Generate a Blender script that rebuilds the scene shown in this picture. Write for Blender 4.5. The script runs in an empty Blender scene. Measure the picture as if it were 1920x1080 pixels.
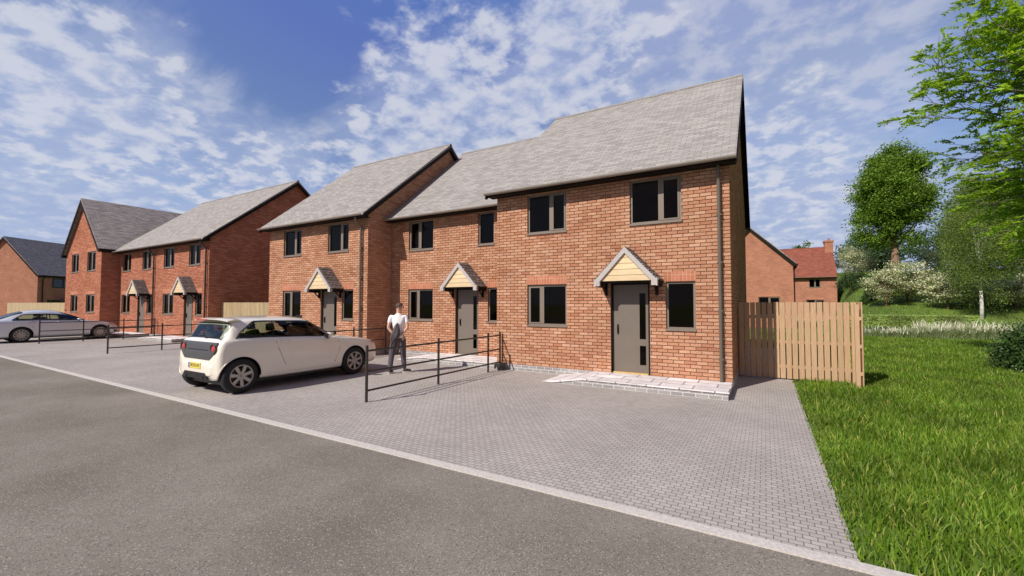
import bpy, bmesh, math, random
import numpy as np
from mathutils import Vector, Matrix
random.seed(7)
rng = np.random.default_rng(7)
R = math.radians
sc = bpy.context.scene
COL = sc.collection

# ------------------------------------------------------------------ materials
MAT = {}
def newmat(name):
    m = bpy.data.materials.new(name); m.use_nodes = True
    nt = m.node_tree; nt.nodes.clear()
    out = nt.nodes.new('ShaderNodeOutputMaterial')
    b = nt.nodes.new('ShaderNodeBsdfPrincipled')
    nt.links.new(b.outputs[0], out.inputs[0])
    MAT[name] = m
    return m, nt, b, out
def plain(name, col, rough=.6, metal=0, spec=.5, noise=0, nscale=8, coat=0, bump=0):
    m, nt, b, out = newmat(name)
    b.inputs['Base Color'].default_value = (*col, 1)
    b.inputs['Roughness'].default_value = rough
    b.inputs['Metallic'].default_value = metal
    b.inputs['Specular IOR Level'].default_value = spec
    b.inputs['Coat Weight'].default_value = coat
    if noise or bump:
        tc = nt.nodes.new('ShaderNodeTexCoord'); n = nt.nodes.new('ShaderNodeTexNoise')
        n.inputs['Scale'].default_value = nscale; n.inputs['Detail'].default_value = 6
        nt.links.new(tc.outputs['Object'], n.inputs['Vector'])
        r = nt.nodes.new('ShaderNodeMapRange')
        r.inputs['From Min'].default_value = .3; r.inputs['From Max'].default_value = .7
        r.inputs['To Min'].default_value = 1 - noise; r.inputs['To Max'].default_value = 1 + noise
        nt.links.new(n.outputs[0], r.inputs[0])
        mx = nt.nodes.new('ShaderNodeVectorMath'); mx.operation = 'SCALE'
        mx.inputs[0].default_value = col
        nt.links.new(r.outputs[0], mx.inputs['Scale'])
        nt.links.new(mx.outputs[0], b.inputs['Base Color'])
        if bump:
            bp = nt.nodes.new('ShaderNodeBump'); bp.inputs['Strength'].default_value = bump; bp.inputs['Distance'].default_value = .01
            nt.links.new(n.outputs[0], bp.inputs['Height']); nt.links.new(bp.outputs[0], b.inputs['Normal'])
    return m
def brickmat(name, c1, c2, mortar, w, h, ms, bump=.6, dist=.008, rough=.85, tint=.15, swap=False, offset=.5, patch=.12, pscale=1.3, stretch=(1, 1), smooth=.1, bias=0):
    m, nt, b, out = newmat(name)
    L = nt.links.new; N = nt.nodes.new
    uv = N('ShaderNodeUVMap'); uv.uv_map = 'UVMap'
    src = uv.outputs[0]
    if swap:
        mp = N('ShaderNodeMapping'); mp.inputs['Rotation'].default_value = (0, 0, R(90)); L(src, mp.inputs[0]); src = mp.outputs[0]
    br = N('ShaderNodeTexBrick'); L(src, br.inputs['Vector'])
    br.offset = offset
    br.inputs['Scale'].default_value = 1; br.inputs['Brick Width'].default_value = w; br.inputs['Row Height'].default_value = h
    br.inputs['Mortar Size'].default_value = ms; br.inputs['Mortar Smooth'].default_value = smooth; br.inputs['Bias'].default_value = bias
    br.inputs['Color1'].default_value = (*c1, 1); br.inputs['Color2'].default_value = (*c2, 1); br.inputs['Mortar'].default_value = (*mortar, 1)
    # broad patches and fine grain
    mp2 = N('ShaderNodeMapping'); mp2.inputs['Scale'].default_value = (*stretch, 1); L(src, mp2.inputs[0])
    n1 = N('ShaderNodeTexNoise'); n1.inputs['Scale'].default_value = pscale; n1.inputs['Detail'].default_value = 5; L(mp2.outputs[0], n1.inputs['Vector'])
    n2 = N('ShaderNodeTexNoise'); n2.inputs['Scale'].default_value = 45; n2.inputs['Detail'].default_value = 3; L(src, n2.inputs['Vector'])
    def mr(nd, a):
        r = N('ShaderNodeMapRange'); r.inputs['From Min'].default_value = .3; r.inputs['From Max'].default_value = .7
        r.inputs['To Min'].default_value = 1 - a; r.inputs['To Max'].default_value = 1 + a; L(nd.outputs[0], r.inputs[0]); return r.outputs[0]
    mu = N('ShaderNodeMath'); mu.operation = 'MULTIPLY'; L(mr(n1, patch), mu.inputs[0]); L(mr(n2, tint), mu.inputs[1])
    sv = N('ShaderNodeVectorMath'); sv.operation = 'SCALE'; L(br.outputs[0], sv.inputs[0]); L(mu.outputs[0], sv.inputs['Scale'])
    L(sv.outputs[0], b.inputs['Base Color']); b.inputs['Roughness'].default_value = rough
    b.inputs['Specular IOR Level'].default_value = .03
    iv = N('ShaderNodeMath'); iv.operation = 'SUBTRACT'; iv.inputs[0].default_value = 1; L(br.outputs['Fac'], iv.inputs[1])
    ad = N('ShaderNodeMath'); ad.operation = 'MULTIPLY_ADD'; L(n2.outputs[0], ad.inputs[0]); ad.inputs[1].default_value = .25; L(iv.outputs[0], ad.inputs[2])
    bp = N('ShaderNodeBump'); bp.inputs['Strength'].default_value = bump; bp.inputs['Distance'].default_value = dist
    L(ad.outputs[0], bp.inputs['Height']); L(bp.outputs[0], b.inputs['Normal'])
    return m
brickmat('brick_buff_red', (.60, .275, .15), (.40, .135, .072), (.36, .25, .165), .235, .078, .0095, bump=1.0, dist=.016, tint=.22, patch=.16)
brickmat('brick_red', (.54, .225, .14), (.44, .165, .10), (.36, .25, .18), .235, .078, .0085, bump=.8, dist=.012, tint=.18)
brickmat('brick_soldier', (.50, .20, .125), (.42, .155, .09), (.52, .33, .23), .3, .078, .006, bump=.4, swap=True, offset=0)
brickmat('brick_grey', (.36, .34, .335), (.27, .255, .26), (.62, .60, .57), .225, .075, .007, bump=.4)
brickmat('roof_tile', (.385, .36, .342), (.27, .25, .238), (.16, .14, .13), .26, .10, .005, bump=.5, dist=.01, tint=.08, patch=.07, pscale=4.5, stretch=(1, 3), rough=.8)
brickmat('roof_tile_dark', (.44, .395, .37), (.31, .278, .26), (.12, .105, .10), .30, .10, .006, bump=.7, dist=.012, tint=.10, patch=.22, pscale=2.5, stretch=(1, 3), rough=.8)
brickmat('roof_tile_red', (.34, .115, .075), (.22, .075, .052), (.10, .05, .04), .30, .10, .006, bump=.7, dist=.012, tint=.10, patch=.14, pscale=2.5, stretch=(1, 3))
brickmat('canopy_tile', (.30, .26, .245), (.17, .15, .145), (.05, .045, .045), .17, .09, .009, bump=1, dist=.015, tint=.1)
brickmat('block_paving', (.435, .40, .375), (.372, .340, .316), (.19, .16, .14), .095, .062, .0042, bump=.4, dist=.004, tint=.08, patch=.10, pscale=.6)
brickmat('stone_slab', (.80, .76, .76), (.60, .56, .56), (.22, .20, .195), .62, .38, .012, bump=.4, tint=.12, patch=.14, pscale=4, offset=.37)
plain('taupe_frame', (.205, .165, .132), .45, noise=.03)
plain('door_paint', (.165, .135, .11), .5, noise=.04, nscale=3)
plain('pipe_taupe', (.13, .108, .085), .35, noise=.05)
plain('gutter_taupe', (.27, .235, .2), .4, noise=.05)
plain('fascia_dark', (.016, .013, .011), .6, spec=.12, noise=.1)
plain('soffit_dark', (.014, .012, .011), .8, spec=.05)
plain('stone_trim', (.46, .42, .40), .7, noise=.06, bump=.1)
plain('black_iron', (.05, .043, .036), .42, metal=.3, noise=.15, nscale=30)
plain('bucket_plastic', (.10, .095, .09), .6, noise=.2, nscale=20)
plain('interior_dark', (.46, .38, .31), .9)
plain('threshold_wood', (.62, .42, .16), .6, noise=.1)
plain('white_plastic', (.7, .7, .7), .5)
plain('kerb_stone', (.54, .50, .46), .9, noise=.16, nscale=45, bump=.25)
plain('bark_brown', (.20, .125, .075), .9, noise=.35, nscale=6, bump=.6)
plain('bark_grey', (.15, .125, .105), .9, noise=.35, nscale=12, bump=.6)
plain('bark_birch', (.62, .60, .56), .8, noise=.35, nscale=5)
plain('tyre_rubber', (.012, .012, .013), .75, noise=.1)
plain('alloy_grey', (.42, .40, .38), .32, metal=.75, noise=.05)
plain('brake_disc', (.10, .095, .09), .45, metal=.5)
plain('car_black', (.015, .014, .014), .35)
plain('car_chrome', (.6, .6, .6), .2, metal=1)
plain('rear_panel_grey', (.075, .07, .066), .32, noise=.05)
plain('lamp_red', (.5, .035, .03), .2, coat=.5)
plain('lamp_clear', (.55, .36, .28), .15, coat=.6)
plain('plate_yellow', (.75, .62, .10), .4)
plain('plate_blue', (.03, .08, .42), .4)
plain('plate_text', (.02, .02, .02), .5)
plain('paint_white', (.86, .81, .70), .25, coat=.8, spec=.5)
plain('paint_silver', (.66, .70, .74), .3, metal=.25, coat=.8)
plain('shirt_white', (.86, .84, .86), .85, noise=.03, nscale=5, bump=.4)
plain('trouser_grey', (.085, .072, .088), .85, noise=.2, nscale=20, bump=.4)
plain('jacket_grey', (.085, .068, .072), .85, noise=.25, nscale=18, bump=.5)
plain('skin', (.58, .34, .25), .5, noise=.04)
plain('hair_brown', (.07, .04, .028), .7, noise=.3, nscale=60, bump=.8)
plain('shoe_dark', (.05, .04, .045), .7)
plain('shoe_sole', (.7, .66, .62), .6)
plain('spectacle_black', (.01, .01, .01), .3)

def woodmat(name, c, dark, scale=3, rows=None):
    m, nt, b, out = newmat(name); L = nt.links.new; N = nt.nodes.new
    tc = N('ShaderNodeTexCoord'); mp = N('ShaderNodeMapping'); mp.inputs['Scale'].default_value = (14, 14, 1.2)
    if rows: mp.inputs['Scale'].default_value = (1.2, 14, 14)
    L(tc.outputs['Object'], mp.inputs[0])
    n = N('ShaderNodeTexNoise'); n.inputs['Scale'].default_value = scale; n.inputs['Detail'].default_value = 5; L(mp.outputs[0], n.inputs['Vector'])
    cr = N('ShaderNodeValToRGB'); cr.color_ramp.elements[0].position = .3; cr.color_ramp.elements[1].position = .7
    cr.color_ramp.elements[0].color = (*dark, 1); cr.color_ramp.elements[1].color = (*c, 1)
    L(n.outputs[0], cr.inputs[0])
    g = N('ShaderNodeNewGeometry'); r = N('ShaderNodeMapRange'); r.inputs['To Min'].default_value = .88; r.inputs['To Max'].default_value = 1.1
    L(g.outputs['Random Per Island'], r.inputs[0])
    sv = N('ShaderNodeVectorMath'); sv.operation = 'SCALE'; L(cr.outputs[0], sv.inputs[0]); L(r.outputs[0], sv.inputs['Scale'])
    L(sv.outputs[0], b.inputs['Base Color']); b.inputs['Roughness'].default_value = .7
    return m
woodmat('fence_wood', (.56, .375, .225), (.46, .29, .165))
woodmat('fence_pale', (.52, .41, .24), (.40, .30, .16))
woodmat('cedar_board', (.76, .60, .38), (.64, .48, .27), rows=1)

def glassmat():
    m, nt, b, out = newmat('window_glass'); nt.nodes.remove(b); L = nt.links.new; N = nt.nodes.new
    fr = N('ShaderNodeFresnel'); fr.inputs[0].default_value = 1.45
    t = N('ShaderNodeBsdfTransparent'); t.inputs[0].default_value = (.62, .57, .52, 1)
    g = N('ShaderNodeBsdfGlossy'); g.inputs['Roughness'].default_value = .02; g.inputs[0].default_value = (.55, .47, .40, 1)
    mx = N('ShaderNodeMixShader'); L(fr.outputs[0], mx.inputs[0]); L(t.outputs[0], mx.inputs[1]); L(g.outputs[0], mx.inputs[2]); L(mx.outputs[0], out.inputs[0])
glassmat()
def carpaint(name):
    m = MAT[name].copy(); m.name = name + '_shell'; MAT[m.name] = m; nt = m.node_tree; b = [n for n in nt.nodes if n.type == 'BSDF_PRINCIPLED'][0]; out = [n for n in nt.nodes if n.type == 'OUTPUT_MATERIAL'][0]
    g = nt.nodes.new('ShaderNodeNewGeometry'); d = nt.nodes.new('ShaderNodeBsdfDiffuse'); d.inputs[0].default_value = (.035, .035, .035, 1); mx = nt.nodes.new('ShaderNodeMixShader')
    nt.links.new(g.outputs['Backfacing'], mx.inputs[0]); nt.links.new(b.outputs[0], mx.inputs[1]); nt.links.new(d.outputs[0], mx.inputs[2]); nt.links.new(mx.outputs[0], out.inputs[0])
carpaint('paint_white'); carpaint('paint_silver')   # the inside of the body shell is dark trim
plain('seat_cloth', (.03, .035, .035), .8)
def clearglass():
    m, nt, b, out = newmat('car_clear_glass'); nt.nodes.remove(b); L = nt.links.new; N = nt.nodes.new
    fr = N('ShaderNodeFresnel'); fr.inputs[0].default_value = 1.55; t = N('ShaderNodeBsdfTransparent'); t.inputs[0].default_value = (.62, .68, .64, 1)
    g = N('ShaderNodeBsdfGlossy'); g.inputs['Roughness'].default_value = .02; mx = N('ShaderNodeMixShader'); L(fr.outputs[0], mx.inputs[0]); L(t.outputs[0], mx.inputs[1]); L(g.outputs[0], mx.inputs[2]); L(mx.outputs[0], out.inputs[0])
clearglass()
def carglass():
    m, nt, b, out = newmat('car_glass')
    b.inputs['Base Color'].default_value = (.012, .016, .013, 1); b.inputs['Roughness'].default_value = .04
    b.inputs['Specular IOR Level'].default_value = .6
carglass()

def leafmat(name, c1, c2, trans=.35, rough=.55, c3=None, p3=.0):
    """per-leaf tint between two greens (and a share of a third tone), light shows through a little"""
    m, nt, b, out = newmat(name); L = nt.links.new; N = nt.nodes.new
    g = N('ShaderNodeNewGeometry'); cr = N('ShaderNodeValToRGB'); el = cr.color_ramp.elements
    el[0].color = (*c1, 1); el[1].color = (*c2, 1)
    if c3 is not None:
        el[1].position = max(.01, 1 - p3 - .02); e = el.new(1 - p3); e.color = (*c3, 1); cr.color_ramp.interpolation = 'LINEAR'
    L(g.outputs['Random Per Island'], cr.inputs[0])
    tc = N('ShaderNodeTexCoord'); n = N('ShaderNodeTexNoise'); n.inputs['Scale'].default_value = .9; n.inputs['Detail'].default_value = 3
    L(tc.outputs['Object'], n.inputs['Vector'])
    r = N('ShaderNodeMapRange'); r.inputs['From Min'].default_value = .35; r.inputs['From Max'].default_value = .65; r.inputs['To Min'].default_value = .72; r.inputs['To Max'].default_value = 1.25
    L(n.outputs[0], r.inputs[0])
    sv = N('ShaderNodeVectorMath'); sv.operation = 'SCALE'; L(cr.outputs[0], sv.inputs[0]); L(r.outputs[0], sv.inputs['Scale'])
    L(sv.outputs[0], b.inputs['Base Color']); b.inputs['Roughness'].default_value = rough; b.inputs['Specular IOR Level'].default_value = .3
    t = N('ShaderNodeBsdfTranslucent'); s2 = N('ShaderNodeVectorMath'); s2.operation = 'MULTIPLY'; s2.inputs[1].default_value = (1.3, 1.25, .5)
    L(sv.outputs[0], s2.inputs[0]); L(s2.outputs[0], t.inputs[0])
    mx = N('ShaderNodeMixShader'); mx.inputs[0].default_value = trans; L(b.outputs[0], mx.inputs[1]); L(t.outputs[0], mx.inputs[2]); L(mx.outputs[0], out.inputs[0])
    return m
leafmat('leaf_near', (.16, .315, .02), (.39, .56, .06), .5)
leafmat('leaf_round', (.055, .13, .012), (.24, .38, .04), .35)
leafmat('leaf_dark', (.03, .06, .018), (.07, .12, .03), .2)
leafmat('leaf_mid', (.07, .14, .03), (.14, .24, .05), .3)
leafmat('leaf_blue', (.06, .12, .05), (.12, .2, .08), .3)
leafmat('leaf_birch', (.13, .20, .04), (.27, .35, .09), .35)
leafmat('leaf_viburnum', (.08, .15, .03), (.18, .27, .07), .25, c3=(.80, .76, .56), p3=.5)
leafmat('leaf_shrub', (.03, .07, .02), (.09, .16, .04), .2, rough=.35)
leafmat('leaf_hedge', (.30, .42, .12), (.46, .55, .20), .35)
leafmat('grass_blade', (.062, .14, .010), (.195, .305, .028), .32, c3=(.38, .40, .09), p3=.08)
leafmat('pampas_blade', (.20, .26, .12), (.33, .38, .2), .3)
leafmat('pampas_plume', (.72, .70, .58), (.9, .88, .78), .3)

def roadmat():
    m, nt, b, out = newmat('asphalt'); L = nt.links.new; N = nt.nodes.new
    tc = N('ShaderNodeTexCoord')
    n1 = N('ShaderNodeTexNoise'); n1.inputs['Scale'].default_value = .55; n1.inputs['Detail'].default_value = 4; n1.inputs['Roughness'].default_value = .6
    n2 = N('ShaderNodeTexNoise'); n2.inputs['Scale'].default_value = 110; n2.inputs['Detail'].default_value = 3; n2.inputs['Roughness'].default_value = .7
    v = N('ShaderNodeTexVoronoi'); v.inputs['Scale'].default_value = 120
    for n in (n1, n2, v): L(tc.outputs['Object'], n.inputs['Vector'])
    cr = N('ShaderNodeValToRGB'); cr.color_ramp.elements[0].position = .33; cr.color_ramp.elements[1].position = .68
    cr.color_ramp.elements[0].color = (.178, .160, .132, 1); cr.color_ramp.elements[1].color = (.272, .243, .207, 1); L(n1.outputs[0], cr.inputs[0])
    r = N('ShaderNodeMapRange'); r.inputs['From Min'].default_value = .32; r.inputs['From Max'].default_value = .7; r.inputs['To Min'].default_value = .80; r.inputs['To Max'].default_value = 1.2; L(n2.outputs[0], r.inputs[0])
    sv = N('ShaderNodeVectorMath'); sv.operation = 'SCALE'; L(cr.outputs[0], sv.inputs[0]); L(r.outputs[0], sv.inputs['Scale'])
    # pale and dark stone chips
    ch = N('ShaderNodeSeparateColor'); L(v.outputs['Color'], ch.inputs[0])
    gt = N('ShaderNodeMath'); gt.operation = 'GREATER_THAN'; gt.inputs[1].default_value = .93; L(ch.outputs[0], gt.inputs[0])
    lt = N('ShaderNodeMath'); lt.operation = 'LESS_THAN'; lt.inputs[1].default_value = .09; L(ch.outputs[0], lt.inputs[0])
    m1 = N('ShaderNodeMix'); m1.data_type = 'RGBA'; L(gt.outputs[0], m1.inputs[0]); L(sv.outputs[0], m1.inputs[6]); m1.inputs[7].default_value = (.36, .32, .28, 1)
    m2 = N('ShaderNodeMix'); m2.data_type = 'RGBA'; L(lt.outputs[0], m2.inputs[0]); L(m1.outputs[2], m2.inputs[6]); m2.inputs[7].default_value = (.13, .11, .095, 1)
    L(m2.outputs[2], b.inputs['Base Color']); b.inputs['Roughness'].default_value = .95; b.inputs['Specular IOR Level'].default_value = .03
    bp = N('ShaderNodeBump'); bp.inputs['Strength'].default_value = .5; bp.inputs['Distance'].default_value = .006; L(n2.outputs[0], bp.inputs['Height']); L(bp.outputs[0], b.inputs['Normal'])
roadmat()
def groundmat():
    m, nt, b, out = newmat('turf_soil'); L = nt.links.new; N = nt.nodes.new
    tc = N('ShaderNodeTexCoord')
    n1 = N('ShaderNodeTexNoise'); n1.inputs['Scale'].default_value = .25; n1.inputs['Detail'].default_value = 5
    n2 = N('ShaderNodeTexNoise'); n2.inputs['Scale'].default_value = 12; n2.inputs['Detail'].default_value = 6; n2.inputs['Roughness'].default_value = .7
    for n in (n1, n2): L(tc.outputs['Object'], n.inputs['Vector'])
    cr = N('ShaderNodeValToRGB'); cr.color_ramp.elements[0].position = .35; cr.color_ramp.elements[1].position = .65
    cr.color_ramp.elements[0].color = (.075, .13, .012, 1); cr.color_ramp.elements[1].color = (.135, .205, .025, 1); L(n1.outputs[0], cr.inputs[0])
    r = N('ShaderNodeMapRange'); r.inputs['From Min'].default_value = .3; r.inputs['From Max'].default_value = .7; r.inputs['To Min'].default_value = .6; r.inputs['To Max'].default_value = 1.35; L(n2.outputs[0], r.inputs[0])
    sv = N('ShaderNodeVectorMath'); sv.operation = 'SCALE'; L(cr.outputs[0], sv.inputs[0]); L(r.outputs[0], sv.inputs['Scale'])
    L(sv.outputs[0], b.inputs['Base Color']); b.inputs['Roughness'].default_value = .95
    bp = N('ShaderNodeBump'); bp.inputs['Strength'].default_value = .8; bp.inputs['Distance'].default_value = .05; L(n2.outputs[0], bp.inputs['Height']); L(bp.outputs[0], b.inputs['Normal'])
groundmat()

# ------------------------------------------------------------------ mesh helpers
class MB:
    def __init__(s): s.v = []; s.f = []; s.m = []
    def face(s, pts, mi=0):
        k = len(s.v); s.v += [tuple(p) for p in pts]; s.f.append(tuple(range(k, k + len(pts)))); s.m.append(mi)
    def box(s, x0, x1, y0, y1, z0, z1, mi=0):
        k = len(s.v)
        s.v += [(x0,y0,z0),(x1,y0,z0),(x1,y1,z0),(x0,y1,z0),(x0,y0,z1),(x1,y0,z1),(x1,y1,z1),(x0,y1,z1)]
        for f in ((0,3,2,1),(4,5,6,7),(0,1,5,4),(1,2,6,5),(2,3,7,6),(3,0,4,7)): s.f.append(tuple(k+i for i in f)); s.m.append(mi)
    def prism_x(s, poly, x0, x1, mi=0):      # poly: (y,z) counter-clockwise seen from +x
        n = len(poly); k = len(s.v)
        s.v += [(x0, y, z) for y, z in poly] + [(x1, y, z) for y, z in poly]
        for i in range(n):
            j = (i + 1) % n; s.f.append((k+i, k+j, k+n+j, k+n+i)); s.m.append(mi)
        s.f.append(tuple(k+i for i in reversed(range(n)))); s.m.append(mi); s.f.append(tuple(k+n+i for i in range(n))); s.m.append(mi)
    def prism_y(s, poly, y0, y1, mi=0):      # poly: (x,z) clockwise seen from +y == ccw from -y
        n = len(poly); k = len(s.v)
        s.v += [(x, y0, z) for x, z in poly] + [(x, y1, z) for x, z in poly]
        for i in range(n):
            j = (i + 1) % n; s.f.append((k+j, k+i, k+n+i, k+n+j)); s.m.append(mi)
        s.f.append(tuple(k+i for i in range(n))); s.m.append(mi); s.f.append(tuple(k+n+i for i in reversed(range(n)))); s.m.append(mi)
    def tube(s, pts, rad, n=8, mi=0, cap=True):
        pts = [Vector(p) for p in pts]; rs = rad if isinstance(rad, (list, tuple)) else [rad] * len(pts)
        k = len(s.v)
        up = None
        for i, p in enumerate(pts):
            d = (pts[min(i+1, len(pts)-1)] - pts[max(i-1, 0)]).normalized()
            if up is None: up = Vector((0, 0, 1)) if abs(d.z) < .9 else Vector((1, 0, 0))
            a = d.cross(up).normalized(); up = a.cross(d).normalized()
            for j in range(n):
                t = 2 * math.pi * j / n; s.v.append(tuple(p + (a * math.cos(t) + up * math.sin(t)) * rs[i]))
        for i in range(len(pts) - 1):
            for j in range(n):
                q = (j + 1) % n; s.f.append((k+i*n+j, k+i*n+q, k+(i+1)*n+q, k+(i+1)*n+j)); s.m.append(mi)
        if cap:
            s.f.append(tuple(k + j for j in reversed(range(n)))); s.m.append(mi)
            s.f.append(tuple(k + (len(pts)-1)*n + j for j in range(n))); s.m.append(mi)
    def lathe(s, prof, n=28, axis='x', c=(0, 0, 0), mi=0, close=False):   # prof: (along axis, radius)
        k = len(s.v); m = len(prof)
        for j in range(n):
            t = 2 * math.pi * j / n
            for a, r in prof:
                if axis == 'x': s.v.append((c[0]+a, c[1]+r*math.cos(t), c[2]+r*math.sin(t)))
                else: s.v.append((c[0]+r*math.cos(t), c[1]+r*math.sin(t), c[2]+a))
        for j in range(n):
            q = (j + 1) % n
            for i in range(m if close else m - 1):
                i2 = (i + 1) % m; s.f.append((k+j*m+i, k+j*m+i2, k+q*m+i2, k+q*m+i)); s.m.append(mi)
    def grid(s, P, mi=0, flip=False):        # P[i][j] points
        a, b = len(P), len(P[0]); k = len(s.v)
        for r in P: s.v += [tuple(p) for p in r]
        for i in range(a - 1):
            for j in range(b - 1):
                f = (k+i*b+j, k+i*b+j+1, k+(i+1)*b+j+1, k+(i+1)*b+j)
                s.f.append(f[::-1] if flip else f); s.m.append(mi)

ORG = {}
def set_uv(me):
    uvl = me.uv_layers.new(name='UVMap')
    nl = len(me.loops); uv = np.zeros((nl, 2), 'f')
    co = np.empty(len(me.vertices) * 3, 'f'); me.vertices.foreach_get('co', co); co = co.reshape(-1, 3)
    for p in me.polygons:
        n = p.normal
        if abs(n.z) > .999: t = Vector((1, 0, 0)); v = Vector((0, 1, 0))
        else:
            t = Vector((0, 0, 1)).cross(n).normalized(); v = n.cross(t)
        for li in p.loop_indices:
            c = co[me.loops[li].vertex_index]; uv[li] = (c[0]*t.x + c[1]*t.y + c[2]*t.z, c[0]*v.x + c[1]*v.y + c[2]*v.z)
    uvl.data.foreach_set('uv', uv.ravel())
def link(name, me, mats, parent, org, smooth=False):
    o = bpy.data.objects.new(name, me); COL.objects.link(o)
    for m in (mats if isinstance(mats, (list, tuple)) else [mats]): me.materials.append(MAT[m])
    if smooth: me.shade_smooth()
    if parent is not None: o.parent = parent
    else: o.location = org
    ORG[o.name] = org
    return o
def obj(name, mb, mats, parent=None, smooth=False, org=None, uv=True):
    if org is None: org = ORG[parent.name] if parent is not None else (0, 0, 0)
    me = bpy.data.meshes.new(name)
    v = [(a[0]-org[0], a[1]-org[1], a[2]-org[2]) for a in mb.v]
    me.from_pydata(mb.v if uv else v, [], mb.f)
    me.polygons.foreach_set('material_index', mb.m); me.update()
    if uv:
        set_uv(me)
        me.vertices.foreach_set('co', np.array(v, 'f').ravel()); me.update()
    return link(name, me, mats, parent, org, smooth)
def tag(o, label, cat, group=None, kind=None):
    if label: o['label'] = label
    if cat: o['category'] = cat
    if group: o['group'] = group
    if kind: o['kind'] = kind
    return o
def thing(name, loc, label, cat, group=None, rz=0):
    o = bpy.data.objects.new(name, None); COL.objects.link(o); o.location = loc; o.rotation_euler = (0, 0, rz)
    o.empty_display_size = .3
    ORG[o.name] = tuple(loc) if not rz else (0, 0, 0)
    return tag(o, label, cat, group)
def copy_tree(o, parent=None):
    c = o.copy(); COL.objects.link(c)
    if parent is not None: c.parent = parent
    for ch in list(o.children): copy_tree(ch, c)
    return c
def bevel(o, w, seg=2):
    b = o.modifiers.new('bevel', 'BEVEL'); b.width = w; b.segments = seg; b.limit_method = 'ANGLE'; b.angle_limit = R(40)
    return o

# ------------------------------------------------------------------ houses
def islandbrick(name, cols, patch=.12):
    m, nt, b, out = newmat(name); L = nt.links.new; N = nt.nodes.new
    g = N('ShaderNodeNewGeometry'); cr = N('ShaderNodeValToRGB'); cr.color_ramp.interpolation = 'LINEAR'; el = cr.color_ramp.elements
    el[0].color = (*cols[0], 1); el[1].color = (*cols[-1], 1)
    for i, c in enumerate(cols[1:-1]): e = el.new((i+1)/(len(cols)-1)); e.color = (*c, 1)
    L(g.outputs['Random Per Island'], cr.inputs[0])
    uv = N('ShaderNodeUVMap'); uv.uv_map = 'UVMap'
    n1 = N('ShaderNodeTexNoise'); n1.inputs['Scale'].default_value = .9; n1.inputs['Detail'].default_value = 5; n2 = N('ShaderNodeTexNoise'); n2.inputs['Scale'].default_value = 38; n2.inputs['Detail'].default_value = 4
    L(uv.outputs[0], n1.inputs['Vector']); L(uv.outputs[0], n2.inputs['Vector'])
    sv = cr.outputs[0]
    for nd, a in ((n1, patch), (n2, .2)):
        r = N('ShaderNodeMapRange'); r.inputs['From Min'].default_value = .3; r.inputs['From Max'].default_value = .7; r.inputs['To Min'].default_value = 1-a; r.inputs['To Max'].default_value = 1+a; L(nd.outputs[0], r.inputs[0])
        v = N('ShaderNodeVectorMath'); v.operation = 'SCALE'; L(sv, v.inputs[0]); L(r.outputs[0], v.inputs['Scale']); sv = v.outputs[0]
    L(sv, b.inputs['Base Color']); b.inputs['Roughness'].default_value = .9; b.inputs['Specular IOR Level'].default_value = 0
    bp = N('ShaderNodeBump'); bp.inputs['Strength'].default_value = .35; bp.inputs['Distance'].default_value = .004; L(n2.outputs[0], bp.inputs['Height']); L(bp.outputs[0], b.inputs['Normal'])
islandbrick('brick_units_buff', [(.49, .253, .15), (.415, .188, .112), (.545, .312, .203), (.455, .222, .13), (.515, .285, .183), (.38, .166, .098), (.565, .33, .222), (.47, .237, .14)])
islandbrick('brick_units_red', [(.47, .195, .122), (.40, .155, .10), (.52, .235, .15), (.44, .175, .11), (.37, .135, .085), (.54, .255, .17)])
plain('mortar_tan', (.22, .165, .12), .95, spec=0, noise=.12, nscale=25)
plain('mortar_red', (.21, .135, .10), .95, spec=0, noise=.12, nscale=25)
def clip_under(poly, a, b, c):
    """keep the part of a 2-D polygon where a*x + b*y <= c"""
    out = []
    for i in range(len(poly)):
        p, q = poly[i], poly[(i+1) % len(poly)]; dp, dq = a*p[0]+b*p[1]-c, a*q[0]+b*q[1]-c
        if dp <= 0: out.append(p)
        if dp*dq < 0: t = dp/(dp-dq); out.append((p[0]+(q[0]-p[0])*t, p[1]+(q[1]-p[1])*t))
    return out
BW, BH, JT = .23, .0765, .0145
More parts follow.
